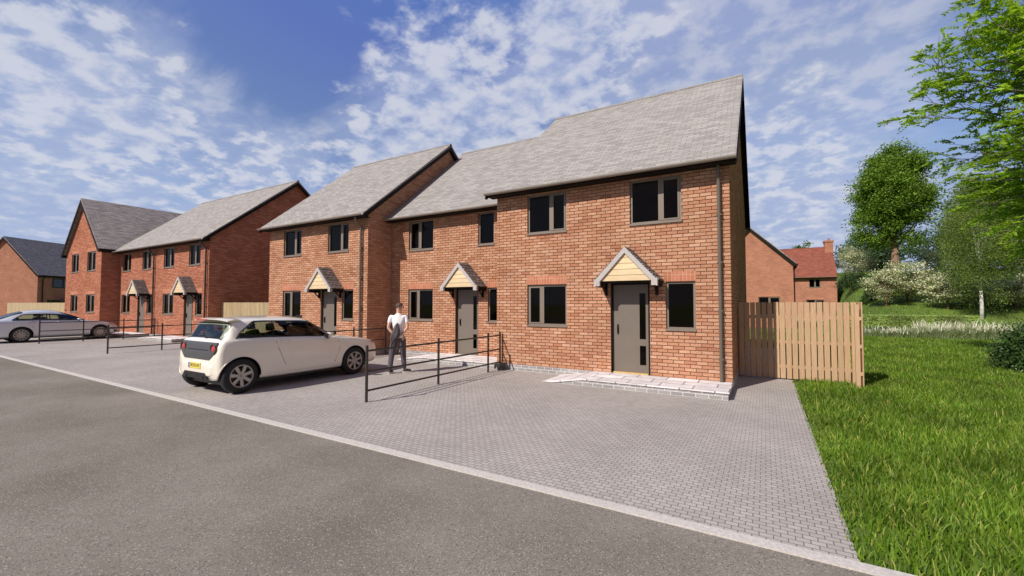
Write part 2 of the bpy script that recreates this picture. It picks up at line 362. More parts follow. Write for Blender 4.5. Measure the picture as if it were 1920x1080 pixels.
def brickwork(mb, u0, u1, z0, z1, holes, place, mi, dep=.018, clips=()):
    """single bricks laid in stretcher bond standing proud of the mortar; place(u, z, d) -> point"""
    r = int(math.floor(z0/BH)); rr = random.Random(int(abs(u0*100)) + 5)
    while r*BH < z1:
        za, zb = max(r*BH + JT/2, z0), min((r+1)*BH - JT/2, z1); off = (r % 2)*BW/2
        zs = sorted({za, zb, *[h[2] for h in holes if za < h[2] < zb], *[h[3] for h in holes if za < h[3] < zb]})
        for s0, s1 in zip(zs, zs[1:]):
            if s1 - s0 < .012: continue
            zm = (s0+s1)/2; segs = [(u0, u1)]
            for h in holes:
                if h[2] < zm < h[3]:
                    ns = []
                    for a, b in segs:
                        if h[1] <= a or h[0] >= b: ns.append((a, b)); continue
                        if h[0] > a: ns.append((a, h[0]))
                        if h[1] < b: ns.append((h[1], b))
                    segs = ns
            for a, b in segs:
                k = int(math.floor((a-off)/BW))
                while k*BW + off < b:
                    ua, ub = max(k*BW + off + JT/2, a), min((k+1)*BW + off - JT/2, b); k += 1
                    if ub - ua < .02: continue
                    poly = [(ua, s0), (ub, s0), (ub, s1), (ua, s1)]
                    for c in clips:
                        poly = clip_under(poly, *c)
                        if len(poly) < 3: break
                    if len(poly) < 3: continue
                    d = dep + rr.uniform(-.0015, .002); n = len(poly); kk = len(mb.v)
                    mb.v += [place(p[0], p[1], d) for p in poly] + [place(p[0], p[1], 0) for p in poly]
                    mb.f.append(tuple(kk+i for i in range(n))); mb.m.append(mi)
                    for i in range(n): j = (i+1) % n; mb.f.append((kk+j, kk+i, kk+n+i, kk+n+j)); mb.m.append(mi)
        r += 1
def panel(mb, xs0, xs1, z0, z1, y, holes, depth=.1, mi=0):
    """front-facing (-y) sheet with rectangular holes and their reveals"""
    X = sorted({xs0, xs1, *[h[0] for h in holes], *[h[1] for h in holes]}); Z = sorted({z0, z1, *[h[2] for h in holes], *[h[3] for h in holes]})
    for i in range(len(X) - 1):
        for j in range(len(Z) - 1):
            cx, cz = (X[i]+X[i+1])/2, (Z[j]+Z[j+1])/2
            if any(h[0] < cx < h[1] and h[2] < cz < h[3] for h in holes): continue
            mb.face([(X[i],y,Z[j]),(X[i+1],y,Z[j]),(X[i+1],y,Z[j+1]),(X[i],y,Z[j+1])], mi)
    for a, b, c, d in [h[:4] for h in holes]:
        e = y + depth
        mb.face([(a,y,c),(a,y,d),(a,e,d),(a,e,c)], mi); mb.face([(b,y,d),(b,y,c),(b,e,c),(b,e,d)], mi)
        mb.face([(a,y,c),(a,e,c),(b,e,c),(b,y,c)], mi); mb.face([(a,y,d),(b,y,d),(b,e,d),(a,e,d)], mi)
def window(root, xa, xb, za, zb, y, mull=None, soldier=True, frame='taupe_frame'):
    fw = .05; f = MB(); y0, y1 = y + .045, y + .1
    f.box(xa, xa+fw, y0, y1, za+fw, zb-fw); f.box(xb-fw, xb, y0, y1, za+fw, zb-fw)
    f.box(xa, xb, y0, y1, za, za+fw); f.box(xa, xb, y0, y1, zb-fw, zb)
    if mull:
        xm = xa + (xb-xa)*mull
        f.box(xm-.045, xm+.045, y0-.006, y1, za+fw, zb-fw)
        # opening casement sits proud
        s = (xa+fw, xm-.045) if mull < .5 else (xm+.045, xb-fw)
        c0, c1 = s
        f.box(c0, c0+.03, y0-.01, y1-.02, za+fw, zb-fw); f.box(c1-.03, c1, y0-.01, y1-.02, za+fw, zb-fw)
        f.box(c0+.03, c1-.03, y0-.01, y1-.02, za+fw, za+fw+.03); f.box(c0+.03, c1-.03, y0-.01, y1-.02, zb-fw-.03, zb-fw)
    w = obj('window', f, frame, root)
    g = MB(); g.face([(xa+.02, y+.078, za+.02), (xb-.02, y+.078, za+.02), (xb-.02, y+.078, zb-.02), (xa+.02, y+.078, zb-.02)]); obj('pane', g, 'window_glass', w)
    s = MB(); s.box(xa-.01, xb+.01, y-.028, y+.045, za-.03, za+.012); obj('sill', s, frame, w)
    if soldier:
        l = MB(); l.box(xa-.02, xb+.02, y-.004, y+.02, zb+.004, zb+.215); obj('lintel', l, 'brick_soldier', w)
    return w
def door(root, xa, xb, y):
    z0, z1 = .15, 2.25
    f = MB(); yf = y + .06
    f.box(xa, xa+.05, yf, yf+.06, z0, z1-.05); f.box(xb-.05, xb, yf, yf+.06, z0, z1-.05); f.box(xa, xb, yf, yf+.06, z1-.05, z1)
    d = obj('door', f, 'fascia_dark', root)
    l = MB(); w = xb - xa - .1; a = xa + .05; b = xb - .05
    gl = [(b-.2, b-.06, .95, 2.0), (b-.2, b-.06, .36, .80)]
    panel(l, a, b, z0+.03, z1-.05, yf+.02, gl, .02)
    l.box(a, b, yf+.042, yf+.06, z0+.03, z1-.05) if False else None
    obj('leaf', l, 'door_paint', d)
    g = MB()
    for h in gl: g.face([(h[0], yf+.036, h[2]), (h[1], yf+.036, h[2]), (h[1], yf+.036, h[3]), (h[0], yf+.036, h[3])])
    obj('glazing', g, 'window_glass', d)
    h = MB(); h.tube([(a+.1, yf-.02, 1.1), (a+.1, yf-.02, 1.24)], .011, 6); h.box(a+.085, a+.115, yf-.004, yf+.02, 1.06, 1.28); obj('handle', h, 'car_black', d)
    t = MB(); t.box(a, b, y+.005, yf+.06, z0-.01, z0+.03); obj('threshold', t, 'threshold_wood' if xb > -3 else 'taupe_frame', d)
    return d
def canopy(root, cx, y):
    """small pitched porch hood: tiled slopes, pale bargeboards, cedar gable"""
    hw, zt, zb, pr = .70, 3.02, 2.27, .5
    sl = (zt - zb) / hw; r = MB(); th = .06
    ln = math.hypot(hw, zt - zb)
    # tiled slopes, as overlapping courses
    n = 8
    for sgn in (-1, 1):
        for i in range(n):
            u0, u1 = i / n, (i + 1) / n + .03
            x0, x1 = cx + sgn*hw*(1-u0)*1.03, cx + sgn*hw*(1-min(u1, 1))*1.03
            za, zc = zb + (zt-zb)*u0 + .03, zb + (zt-zb)*min(u1, 1) + .012
            pl = [(x0, za), (x1, zc), (x1, zc-.035), (x0, za-.035)]
            if sgn < 0: pl = pl[::-1]
            r.prism_y(pl, y-pr+.0, y, 0)
    c = obj('canopy', r, 'canopy_tile', root)
    w = .10
    for sgn in (-1, 1):
        b = MB(); pl = [(cx, zt), (cx + sgn*hw, zb), (cx + sgn*hw, zb-.12), (cx+sgn*(hw-.03), zb-.12), (cx, zt-w*1.35)]
        if sgn > 0: pl = pl[::-1]
        b.prism_y(pl[::-1] if sgn < 0 else pl[::-1], y-pr-.03, y-pr+.002)
        b.box(*(sorted((cx+sgn*hw, cx+sgn*(hw-.13)))), y-pr-.025, y-pr+.06, zb-.11, zb+.04)
        obj('bargeboard', b, 'stone_trim', c)
    t = MB()
    nb = 5; zi0, zi1 = zb + .0, zt - .1
    for i in range(nb):
        z0 = zi0 + (zi1-zi0)*i/nb; z1 = zi0 + (zi1-zi0)*(i+1)/nb - .008
        h0 = (zt - .06 - z0)/sl - .02; h1 = max((zt - .06 - z1)/sl - .02, .012)
        t.prism_y([(cx-h0, z0), (cx+h0, z0), (cx+h1, z1), (cx-h1, z1)], y-pr+.015, y-pr+.045)
    obj('timber_infill', t, 'cedar_board', c)
    s = MB(); s.box(cx-hw+.06, cx+hw-.06, y-pr+.05, y-.002, zb-.03, zb-.01)
    for sgn in (-1, 1):
        s.box(*sorted((cx+sgn*hw, cx+sgn*(hw-.03))), y-pr+.062, y-.002, zb-.12, zb+.02)
    obj('soffit', s, 'fascia_dark', c)
    for sgn in (-1, 1):
        k = MB(); xx = cx + sgn*(hw-.12)
        k.box(xx-.03, xx+.03, y-.05, y-.002, zb-.32, zb-.03); k.tube([(xx, y-.03, zb-.3), (xx, y-.22, zb-.12), (xx, y-.3, zb-.04)], .022, 6)
        obj('bracket', k, 'fascia_dark', c)
def gutter(root, x0, x1, y, z, along='x'):
    g = MB(); r = .058; n = 8
    P = []
    for i in range(n+1):
        t = math.pi + math.pi * i / n; P.append((r*math.cos(t), r*math.sin(t)))
    Q = [(a*.88, b*.88) for a, b in reversed(P)]
    poly = P + Q
    if along == 'x': g.prism_x([(y + a, z + b) for a, b in poly], x0, x1)
    else: g.prism_y([(y + a, z + b) for a, b in poly][::-1], x0, x1)
    obj('gutter', g, 'gutter_taupe', root, smooth=False)
def downpipe(root, x, y, ztop, zbot=.16, yg=None, mat='pipe_taupe', out=.32):
    d = MB(); d.tube([(x, y-out, ztop), (x, y-out, ztop-.1), (x, y-.07, ztop-.34), (x, y-.07, zbot)], .037, 10)
    for z in (.6, 1.6, 2.6, 3.6): d.box(x-.05, x+.05, y-.1, y-.001, z, z+.035)
    obj('downpipe', d, mat, root, smooth=False)

SL = .8216
def house(name, label, x0, x1, y0, wins, dr=None, cn=None, brick='brick_buff_red', roof='roof_tile', vl=.15, vr=.15, pipes=(), depth=8.38, zeave=4.74, grp=None, gl=True, gr=True, gut=True, org=None, rz=0, slope=SL, bargemat='fascia_dark', cat='house', plinth=True, over=.35, wintop=4.62):
    """ridge runs along x; front faces -y"""
    lx = (x0+x1)/2
    if org is None: root = thing(name, (lx, y0, 0), label, cat, grp)
    else: root = thing(name, org, label, cat, grp, rz)
    y1 = y0 + depth; ym = y0 + depth/2; zr = zeave + slope*(depth/2+over)
    und = lambda y: zeave + slope*(min(y - y0, y1 - y) + over) - .11
    w = MB(); holes = [tuple(a[:4]) for a in wins]
    if dr: holes.append((dr[0], dr[1], .15, 2.25))
    geo = y0 < 20; D = .018
    if geo:
        panel(w, x0+D, x1-D, 0, zeave-.02, y0+D, holes, .082)
        brickwork(w, x0+JT/2, x1-.001, .15 if plinth else 0, zeave-.06, holes, lambda u, z, d: (u, y0+D-d, z), 1)
    else: panel(w, x0, x1, 0, zeave-.02, y0, holes)
    w.face([(x1-D, y1, 0), (x0, y1, 0), (x0, y1, zeave-.02), (x1-D, y1, zeave-.02)], 2)
    for xx, s in ((x0, -1), (x1, 1)):
        xq = xx - D if (s > 0 and geo) else xx
        xf = xx - D*.25 if (s > 0 and geo) else xx
        ya = y0 + D if geo else y0
        pts = [(xf, ya, 0), (xf, y1, 0), (xf, y1, und(y1)), (xf, ym, und(ym)), (xf, ya, und(ya))]
        w.face(pts if s > 0 else pts[::-1], 0 if s > 0 else 2)
        if s > 0 and geo and vr >= 0:
            k = zeave + slope*over - .115
            brickwork(w, y0+.004, y1, .15 if plinth else 0, 12, [], lambda u, z, d: (xq + D + (d-D)*.25, u, z), 1, clips=[(-slope, 1, k - slope*y0), (slope, 1, k + slope*y1)])
    un = 'brick_units_buff' if 'buff' in brick else 'brick_units_red'
    obj('wall', w, [('mortar_tan' if 'buff' in brick else 'mortar_red') if geo else brick, un, brick], root)
    if plinth:
        p = MB(); h2 = sorted([(dr[0], dr[1])]) if dr else []
        xs = [x0-.006] + [v for h in h2 for v in h] + [x1+.006]
        for i in range(0, len(xs), 2): p.box(xs[i], xs[i+1], y0-.006, y0+.004, 0, .15)
        p.box(x1-.004, x1+.006, y0+.006, y1, 0, .15); p.box(x0-.006, x0+.004, y0+.006, y1, 0, .15)
        obj('plinth', p, 'brick_grey', root)
    i = MB()
    i.face([(x0+.15, y0+3.1, 0), (x1-.15, y0+3.1, 0), (x1-.15, y0+3.1, 4.8), (x0+.15, y0+3.1, 4.8)])
    i.box(x0+.1, x1-.1, y0+.12, y0+3.1, .1, .14); i.box(x0+.1, x1-.1, y0+.12, y0+3.1, 2.5, 2.8); i.box(x0+.1, x1-.1, y0+.12, y0+3.1, 4.74, 4.8)
    for xx in (x0+.1, (x0+x1)/2 + .35, x1-.12): i.box(xx, xx+.02, y0+.12, y0+3.1, .14, 4.74)
    obj('interior', i, 'interior_dark', root)
    r = MB(); a, b = x0 - vl, x1 + vr; t = .1
    ye, yb = y0 - over, y1 + over
    r.prism_x([(ye, zeave), (ye, zeave-.05), (ym, zr-t), (yb, zeave-.05), (yb, zeave), (ym, zr)], a, b)
    rf = obj('roof', r, roof, root)
    rd = MB(); rd.tube([(a, ym, zr-.03), (b, ym, zr-.03)], .07, 8); obj('ridge_tile', rd, roof, rf)
    fb = MB(); fb.box(a+.02, b-.02, ye+.02, ye+.045, zeave-.105, zeave-.045); fb.box(a+.02, b-.02, ye+.045, y0-.002, zeave-.1, zeave-.085)
    obj('fascia', fb, 'fascia_dark', root)
    fb = MB(); fb.box(a+.02, b-.02, yb-.045, yb-.02, zeave-.15, zeave-.045); fb.box(a+.02, b-.02, y1+.002, yb-.045, zeave-.13, zeave-.11)
    obj('fascia', fb, 'fascia_dark', root)
    for on, xa, xb in ((gl, a-.012, a+.018), (gr, b-.018, b+.012)):
        bb = MB()
        if on: bb.prism_x([(ye-.0, zeave-.052), (ye-.0, zeave-.16), (ye+.06, zeave-.16), (ym, zr-t-.15), (yb-.06, zeave-.16), (yb, zeave-.16), (yb, zeave-.052), (ym, zr-t-.002)], xa, xb)
        if bb.v: obj('bargeboard', bb, bargemat, root)
    for on, xa, xb in ((gl, a+.02, x0-.002), (gr, x1+.002, b-.02)):
        sf = MB()
        if on and xb > xa: sf.prism_x([(ye+.06, zeave-.09), (ym, zr-t-.05), (yb-.06, zeave-.09), (yb-.06, zeave-.11), (ym, zr-t-.09), (ye+.06, zeave-.11)][::-1], xa, xb)
        if sf.v: obj('verge_soffit', sf, 'soffit_dark', root)
    if gut:
        gutter(root, a, b, ye-.045, zeave-.025)
    for wd in wins:
        window(root, *wd[:4], y0, wd[4], soldier=wd[2] < 2)
    if dr: door(root, dr[0], dr[1], y0)
    if cn: canopy(root, cn, y0)
    for px_ in pipes: downpipe(root, px_, y0, zeave-.08, mat='pipe_taupe' if 'buff' in brick else 'black_iron', out=.12 if x1 == 0 else .3)
    return root
UZ, LZ = (3.585, 4.607), (1.2, 2.25)
house('end_terrace_house', 'pale brick house nearest the camera, with the timber picket fence at its side', -5.725, 0, 0,
      [(-4.774, -3.66, *UZ, .6), (-2.071, -.947, *UZ, .6), (-4.774, -3.66, *LZ, .38), (-1.294, -.683, *LZ, None)], (-2.544, -1.641), -2.06, pipes=(-.2,), depth=9.08-.7)
house('mid_terrace_house', 'pale brick mid-terrace house set back between the two taller-looking end houses', -10.855, -5.727, 1.063,
      [(-10.03, -8.92, 3.585, 4.60, .45), (-7.10, -6.5, 3.585, 4.60, None), (-10.03, -8.92, *LZ, .4), (-6.731, -6.12, *LZ, None)], (-7.981, -7.078), -7.48, vl=-.003, vr=-.003, gl=False, gr=False, depth=8.2, zeave=4.72)
house('end_terrace_house', 'pale brick end house behind the white hatchback, with a dark downpipe at its right corner', -16.6, -10.857, 0,
      [(-15.642, -14.504, *UZ, .62), (-12.945, -11.811, *UZ, .62), (-15.642, -14.504, *LZ, .45), (-12.142, -11.553, *LZ, None)], (-13.3, -12.4), -12.77, pipes=(-11.13,))
# far pair, left of the open gap with the slatted fence
house('terraced_house', 'red brick house with a long bare gable wall, right end of the far row', -26.7, -21.45, 0,
      [(-26.1, -24.93, *UZ, .55), (-23.4, -22.26, *UZ, .5), (-26.1, -24.93, *LZ, .5), (-22.65, -22.03, *LZ, None)], (-23.8, -22.9), -23.17, brick='brick_red', vl=0, gl=False, pipes=(-21.6,))
house('terraced_house', 'red brick house of the far row between the steep gabled front and the middle downpipe', -31.87, -26.702, 0,
      [(-31.4, -30.22, *UZ, .55), (-28.71, -27.59, *UZ, .5), (-31.4, -30.22, *LZ, .5), (-28.02, -27.3, *LZ, None)], (-29.2, -28.3), -28.42, brick='brick_red', vr=-.002, vl=.05, gr=False, pipes=(-27.1,))

def gable_house(name, label, x0, x1, y0, depth, zeave, slope, wins, brick, roof, org=None, rz=0, over=.25, front_over=.2, sidewins=(), pipe=None, cat='house', gutters=True, geo=False):
    """ridge runs along y; gable faces -y"""
    xm = (x0+x1)/2
    root = thing(name, org if org else (xm, y0, 0), label, cat, None, rz)
    y1 = y0 + depth; zr = zeave + slope*((x1-x0)/2 + over)
    w = MB(); und = lambda x: zeave + slope*(min(x-x0, x1-x) + over) - .12
    D = .018 if geo else 0; k = zeave + slope*over - .125
    panel(w, x0+D, x1-D, 0, zeave, y0+D, [tuple(a[:4]) for a in wins], .1-D)
    w.face([(x0+D, y0+D, zeave), (x1-D, y0+D, zeave), (x1-D, y0+D, und(x1)), (xm, y0+D, und(xm)), (x0+D, y0+D, und(x0))])
    w.face([(x1-D*.25, y0+D, 0), (x1-D*.25, y1, 0), (x1-D*.25, y1, und(x1)), (x1-D*.25, y0+D, und(x1))])
    if geo:
        brickwork(w, x0+JT/2, x1-.001, 0, 12, [tuple(a[:4]) for a in wins], lambda u, z, d: (u, y0+D-d, z), 1, clips=[(-slope, 1, k - slope*x0), (slope, 1, k + slope*x1)])
        brickwork(w, y0+.004, y1, 0, und(x1)-.01, [], lambda u, z, d: (x1 + (d-D)*.25, u, z), 1)
    w.face([(x0, y1, 0), (x0, y0, 0), (x0, y0, und(x0)), (x0, y1, und(x0))])
    w.face([(x1-D, y1, 0), (x0, y1, 0), (x0, y1, und(x0)), (xm, y1, und(xm)), (x1-D, y1, und(x1))])
    obj('wall', w, ['mortar_red' if geo else brick, 'brick_units_red'], root)
    i = MB(); i.face([(x0+.1, y0+2.6, 0), (x1-.1, y0+2.6, 0), (x1-.1, y0+2.6, 5), (x0+.1, y0+2.6, 5)]); i.box(x0+.1, x1-.1, y0+.12, y0+2.6, 2.5, 2.75)
    obj('interior', i, 'interior_dark', root)
    r = MB(); a, b = x0-over, x1+over
    r.prism_y([(a, zeave), (a, zeave-.05), (xm, zr-.1), (b, zeave-.05), (b, zeave), (xm, zr)][::-1], y0-front_over, y1+front_over)
    rf = obj('roof', r, roof, root)
    for ya, yb in ((y0-front_over-.012, y0-front_over+.02), (y1+front_over-.02, y1+front_over+.012)):
        bb = MB(); bb.prism_y([(a, zeave-.052), (a, zeave-.2), (a+.12, zeave-.2), (xm, zr-.29), (b-.12, zeave-.2), (b, zeave-.2), (b, zeave-.052), (xm, zr-.102)][::-1], ya, yb)
        obj('bargeboard', bb, 'fascia_dark', root)
    fb = MB(); fb.box(b-.05, b-.02, y0-front_over+.03, y1+front_over-.03, zeave-.2, zeave-.045); fb.box(x1+.002, b-.05, y0-front_over+.03, y1+front_over-.03, zeave-.13, zeave-.11); obj('fascia', fb, 'fascia_dark', root); fb = MB()
    fb.box(a+.02, a+.05, y0-front_over+.03, y1+front_over-.03, zeave-.2, zeave-.045)
    obj('fascia', fb, 'fascia_dark', root)
    if gutters:
        g = MB(); g.tube([(b+.04, y0-front_over, zeave-.07), (b+.04, y1+front_over, zeave-.07)], .055, 8); obj('gutter', g, 'fascia_dark', root)
    for wd in wins: window(root, *wd[:4], y0, wd[4], soldier=True)
    for (ya, yb, za, zb) in sidewins:
        f = MB(); f.box(x1+.004, x1+.05, ya, yb, za, za+.06); f.box(x1+.004, x1+.05, ya, yb, zb-.06, zb)
        for yy in (ya, (ya+yb)/2-.03, yb-.06): f.box(x1+.004, x1+.05, yy, yy+.06, za+.06, zb-.06)
        wo = obj('window', f, 'fascia_dark', root); g = MB(); g.face([(x1+.02, ya, za), (x1+.02, yb, za), (x1+.02, yb, zb), (x1+.02, ya, zb)]); obj('pane', g, 'car_glass', wo)
    if pipe:
        d = MB(); d.tube([(b+.04, pipe, zeave-.1), (b-.02, pipe, zeave-.25), (x1+.07, pipe, zeave-.45), (x1+.07, pipe, .1)], .04, 8); obj('downpipe', d, 'fascia_dark', root)
    return root
gable_house('gabled_house', 'red brick house with a steep gable facing the road, left end of the far row', -37.85, -31.872, -.8, 9.5, 4.86, 1.0,
            [(-36.8, -35.55, 1.22, 2.28, .5), (-34.1, -32.76, 1.22, 2.28, .5), (-36.8, -35.55, 3.66, 4.80, .5), (-34.1, -32.76, 3.66, 4.80, .5)], 'brick_red', 'roof_tile_dark', geo=True)
h6 = gable_house('gabled_house', 'red brick house at the far left edge, bare gable above a slatted fence', -7.3, 0, 0, 9.5, 4.74, 1.05, [], 'brick_red', 'roof_tile_dark', org=(-65.4, 3.62, 0), rz=R(30), sidewins=[(1.45, 3.6, 3.45, 4.45), (1.0, 2.2, 1.1, 2.1)], pipe=.45)
h6b = MB(); h6b.prism_x([(1.9, 2.05), (4.2, 2.05), (4.2, 3.1)][::-1], .01, 1.1); obj('porch_roof', h6b, 'canopy_tile', h6)
gable_house('gabled_house', 'red brick gable end just right of the nearest house, seen over the picket fence', -3.1, 2.38, 27, 7, 4.68, 1.0,
            [(.17, 1.56, .9, 2.29, .5)], 'brick_red', 'roof_tile_dark', over=.22, pipe=27.15)
h8 = house('detached_house', 'red brick house with red tiled roof and a brick chimney at its right end', -1.5, 7.0, 45,
      [(4.64, 5.63, 3.5, 4.4, .5), (4.37, 5.93, .9, 2.22, .5)], brick='brick_red', roof='roof_tile_red', depth=7.4, zeave=4.6, slope=.86, vl=.05, vr=.05)
c8 = MB(); c8.box(6.35, 7.1, 47.9, 49.0, 6.2, 8.55); c8.box(6.28, 7.17, 47.83, 49.07, 8.55, 8.72); c8.lathe([(0, .11), (.3, .1)], 10, 'z', (6.75, 48.45, 8.72))
obj('chimney', c8, 'brick_red', h8)

# ------------------------------------------------------------------ ground
def hz(x, y):
    h = np.interp(y, [0, 20, 25, 30, 40, 50, 60, 70, 100, 400], [0, 0, .5, 1.45, 3.1, 4.6, 5.8, 6.3, 6.5, 6.5])
    m = np.clip((x - 5.6 - .03*np.maximum(y-30, 0)) / 2.4, 0, 1); m = m*m*(3-2*m)
    return h * m
gx = np.concatenate([np.linspace(-900, -60, 12), np.arange(-50, 4, 6), np.arange(4, 40, .6), np.linspace(42, 900, 24)])
gy = np.concatenate([np.linspace(-600, -20, 8), np.arange(-10, 18, 4), np.arange(18, 72, .8), np.linspace(76, 1500, 22)])
g = MB(); g.grid([[(float(x), float(y), -.02 + float(hz(x, y))) for y in gy] for x in gx], flip=True)
tag(obj('ground', g, 'turf_soil', smooth=True, uv=False), None, None, kind='structure')
m = MB(); m.box(-200, 120, -40, -6.241, -.3, -.006); tag(obj('road', m, 'asphalt', org=(0, 0, 0)), None, None, kind='structure')
m = MB(); m.box(-120, 1.12, -6.128, 0-.0, -.3, 0); m.box(-120, 1.12, .0, 2.1, -.3, -.0) if False else None
m = MB(); m.box(-120, 1.12, -6.128, 2.0, -.3, 0); m.box(0.01, 1.12, 2.0, 10, -.3, 0)
tag(obj('pavement', m, 'block_paving', org=(0, 0, 0)), None, None, kind='structure')
m = MB(); m.box(-120, 60, -6.24, -6.13, -.3, .008)
tag(obj('kerb', m, 'kerb_stone', org=(0, 0, 0)), None, None, kind='structure')

# entrance steps with a ramp at their left end
def step(x0, x1, y0, y1, ramp, label):
    t = thing('entrance_step', ((x0+x1)/2, y1, 0), label, 'doorstep', 'paved steps in front of the house doors')
    e = MB(); e.box(x0, x1-.02, y0+.02, y1-.008, .001, .118)
    e.prism_y([(x0-ramp, .001), (x0, .001), (x0, .118)], y0+.02, y1-.008) if ramp else None
    obj('brick_edge', e, 'brick_grey', t)
    s = MB(); s.box(x0, x1, y0, y1-.008, .12, .155)
    if ramp: s.prism_y([(x0-ramp-.05, .002), (x0-ramp+.2, .002), (x0-.0, .12), (x0-.0, .155)], y0, y1-.008)
    bevel(obj('paving_top', s, 'stone_slab', t), .006, 2)
step(-2.8, .01, -1.15, 0, .95, 'pale stone slab step below the nearest front door, ending at the house corner')
step(-8.5, -5.74, -.09, 1.063, .95, 'pale stone step in the recess in front of the mid-terrace door, beside the grey bucket')
step(-14.1, -10.95, -1.15, 0, .9, 'pale stone step mostly hidden behind the white hatchback')
step(-25.1, -22.3, -1.05, 0, .9, 'pale stone step with dark right end, seen just left of the hatchback rear window')
step(-30.3, -27.6, -1.05, 0, .9, 'pale stone step seen through the rails beside the silver saloon nose')

# ------------------------------------------------------------------ railings
def railing(x, ys, label):
    t = thing('railing', (x, ys[0], 0), label, 'railing', 'dark iron railings between the parking bays')
    for y in ys:
        p = MB(); p.tube([(x, y, 0), (x, y, 1.0)], .026, 10); p.tube([(x, y, 1.0), (x, y, 1.012)], [.026, .012], 10); obj('post', p, 'black_iron', t, smooth=False)
    for z in (.2, .54, .91):
        r = MB(); r.tube([(x, ys[0], z), (x, ys[-1], z)], .019, 8); obj('rail', r, 'black_iron', t)
railing(-5.568, (-4.56, -2.6, -.65, -.08), 'dark railing nearest the camera, right of the walking man')
railing(-10.7, (-4.56, -2.6, -.65, .69), 'dark railing mostly hidden behind the white hatchback')
railing(-19.15, (-4.12, -2.56, -.9, -.1), 'dark railing in the open bay left of the white hatchback')
railing(-26.65, (-4.2, -2.8, -1.35, -.1), 'dark railing in front of the silver saloon')
def bucket(x, y, label):
    b = MB(); b.lathe([(.0, .001), (.0, .085), (.19, .12), (.2, .13), (.2, .112), (.03, .075), (.03, .001)], 20, 'z', (x, y, 0))
    o = obj('bucket', b, 'bucket_plastic', None, org=(x, y, 0), smooth=True); tag(o, label, 'bucket', 'grey buckets at the railing ends')
bucket(-5.5, -.16, 'grey bucket at the wall end of the nearest railing')
bucket(-10.42, .8, 'dark bucket in the shaded corner behind the walking man')

# ------------------------------------------------------------------ fences
def picket_fence(runs, label, mat, h=1.8, pitch=.122, w=.101, name='picket_fence', jitter=.006, rails=(.27, .84, 1.42), post_every=2.2):
    t = thing(name, (*runs[0][0], 0), label, 'fence')
    for (ax, ay), (bx, by), side in runs:
        d = Vector((bx-ax, by-ay, 0)); Lg = d.length; d.normalize(); nn = Vector((-d.y, d.x, 0)) * side
        p = MB(); n = max(1, int(round(Lg/pitch)))
        def slab(mb, s0, s1, o0, o1, z0, z1):
            k = len(mb.v); A = Vector((ax, ay, 0))
            for z in (z0, z1):
                for s, o in ((s0, o0), (s1, o0), (s1, o1), (s0, o1)): q = A + d*s + nn*o; mb.v.append((q.x, q.y, z))
            fs = ((0,3,2,1),(4,5,6,7),(0,1,5,4),(1,2,6,5),(2,3,7,6),(3,0,4,7))
            for f in fs: mb.f.append(tuple(k+i for i in (f if side > 0 else f[::-1]))); mb.m.append(0)
        for i in range(n):
            s = (i+.5)*Lg/n + random.uniform(-.004, .004)
            slab(p, s-w/2, s+w/2, 0, .018, .03, h + random.uniform(-jitter, jitter))
        obj('pickets', p, mat, t, uv=False)
        r = MB()
        for z in rails: slab(r, 0, Lg, .0185, .055, z, z+.07)
        obj('rail', r, mat, t, uv=False)
        q = MB(); k = max(1, int(Lg/post_every))
        for i in range(k+1): s = min(max(i*Lg/k, .04), Lg-.04); slab(q, s-.04, s+.04, .0555, .13, 0, h-.05)
        obj('post', q, mat, t, uv=False)
    return t
picket_fence([((.03, 2.0), (2.317, 2.0), 1), ((2.335, 1.5), (2.335, 1.99), 1)], 'tan timber picket fence joining the nearest house and standing on the lawn', 'fence_wood')
picket_fence([((-21.4, .55), (-16.65, .55), 1)], 'pale slatted fence closing the gap between the two rows of houses', 'fence_pale', pitch=.1, w=.075, name='slatted_fence')
picket_fence([((-62, 1.0), (-41.3, 1.0), 1)], 'pale slatted fence behind the silver saloon at the far left', 'fence_pale', pitch=.11, w=.095, name='slatted_fence')
picket_fence([((0.3, 16.0), (7.2, 16.0), 1)], 'tan timber fence in the back garden, glimpsed through the pickets', 'fence_wood', h=.9, rails=(.3, .7), pitch=.13, w=.11) if False else None
# ------------------------------------------------------------------ foliage
SUNV = Vector((-math.sin(R(22.3))*math.cos(R(41)), -math.cos(R(22.3))*math.cos(R(41)), math.sin(R(41))))
def leaves(name, P, size, mat, parent, org, asp=.55, up=.3, D=None):
    """one rhombic leaf per point; size may be an array"""
    N = len(P); s = np.broadcast_to(size, (N,)).reshape(-1, 1)*rng.uniform(.7, 1.3, (N, 1))
    n = rng.normal(size=(N, 3)); n[:, 2] += up*2; n /= np.linalg.norm(n, axis=1, keepdims=True)
    a = rng.normal(size=(N, 3)) if D is None else D + rng.normal(scale=.25, size=(N, 3))
    a -= n*(a*n).sum(1, keepdims=True); a /= np.linalg.norm(a, axis=1, keepdims=True) + 1e-9
    b = np.cross(n, a)
    V = np.stack([P - a*s*.5, P + b*s*asp*.5 + n*s*.06, P + a*s*.5, P - b*s*asp*.5 + n*s*.06], 1).reshape(-1, 3) - np.array(org)
    F = np.arange(N*4, dtype='i')
    me = bpy.data.meshes.new(name)
    me.vertices.add(N*4); me.vertices.foreach_set('co', V.astype('f').ravel())
    me.loops.add(N*4); me.loops.foreach_set('vertex_index', F)
    me.polygons.add(N); me.polygons.foreach_set('loop_start', np.arange(0, N*4, 4, dtype='i')); me.polygons.foreach_set('loop_total', np.full(N, 4, 'i'))
    me.update(calc_edges=True); me.validate()
    o = bpy.data.objects.new(name, me); COL.objects.link(o); me.materials.append(MAT[mat])
    if parent is not None: o.parent = parent
    else: o.location = org
    return o
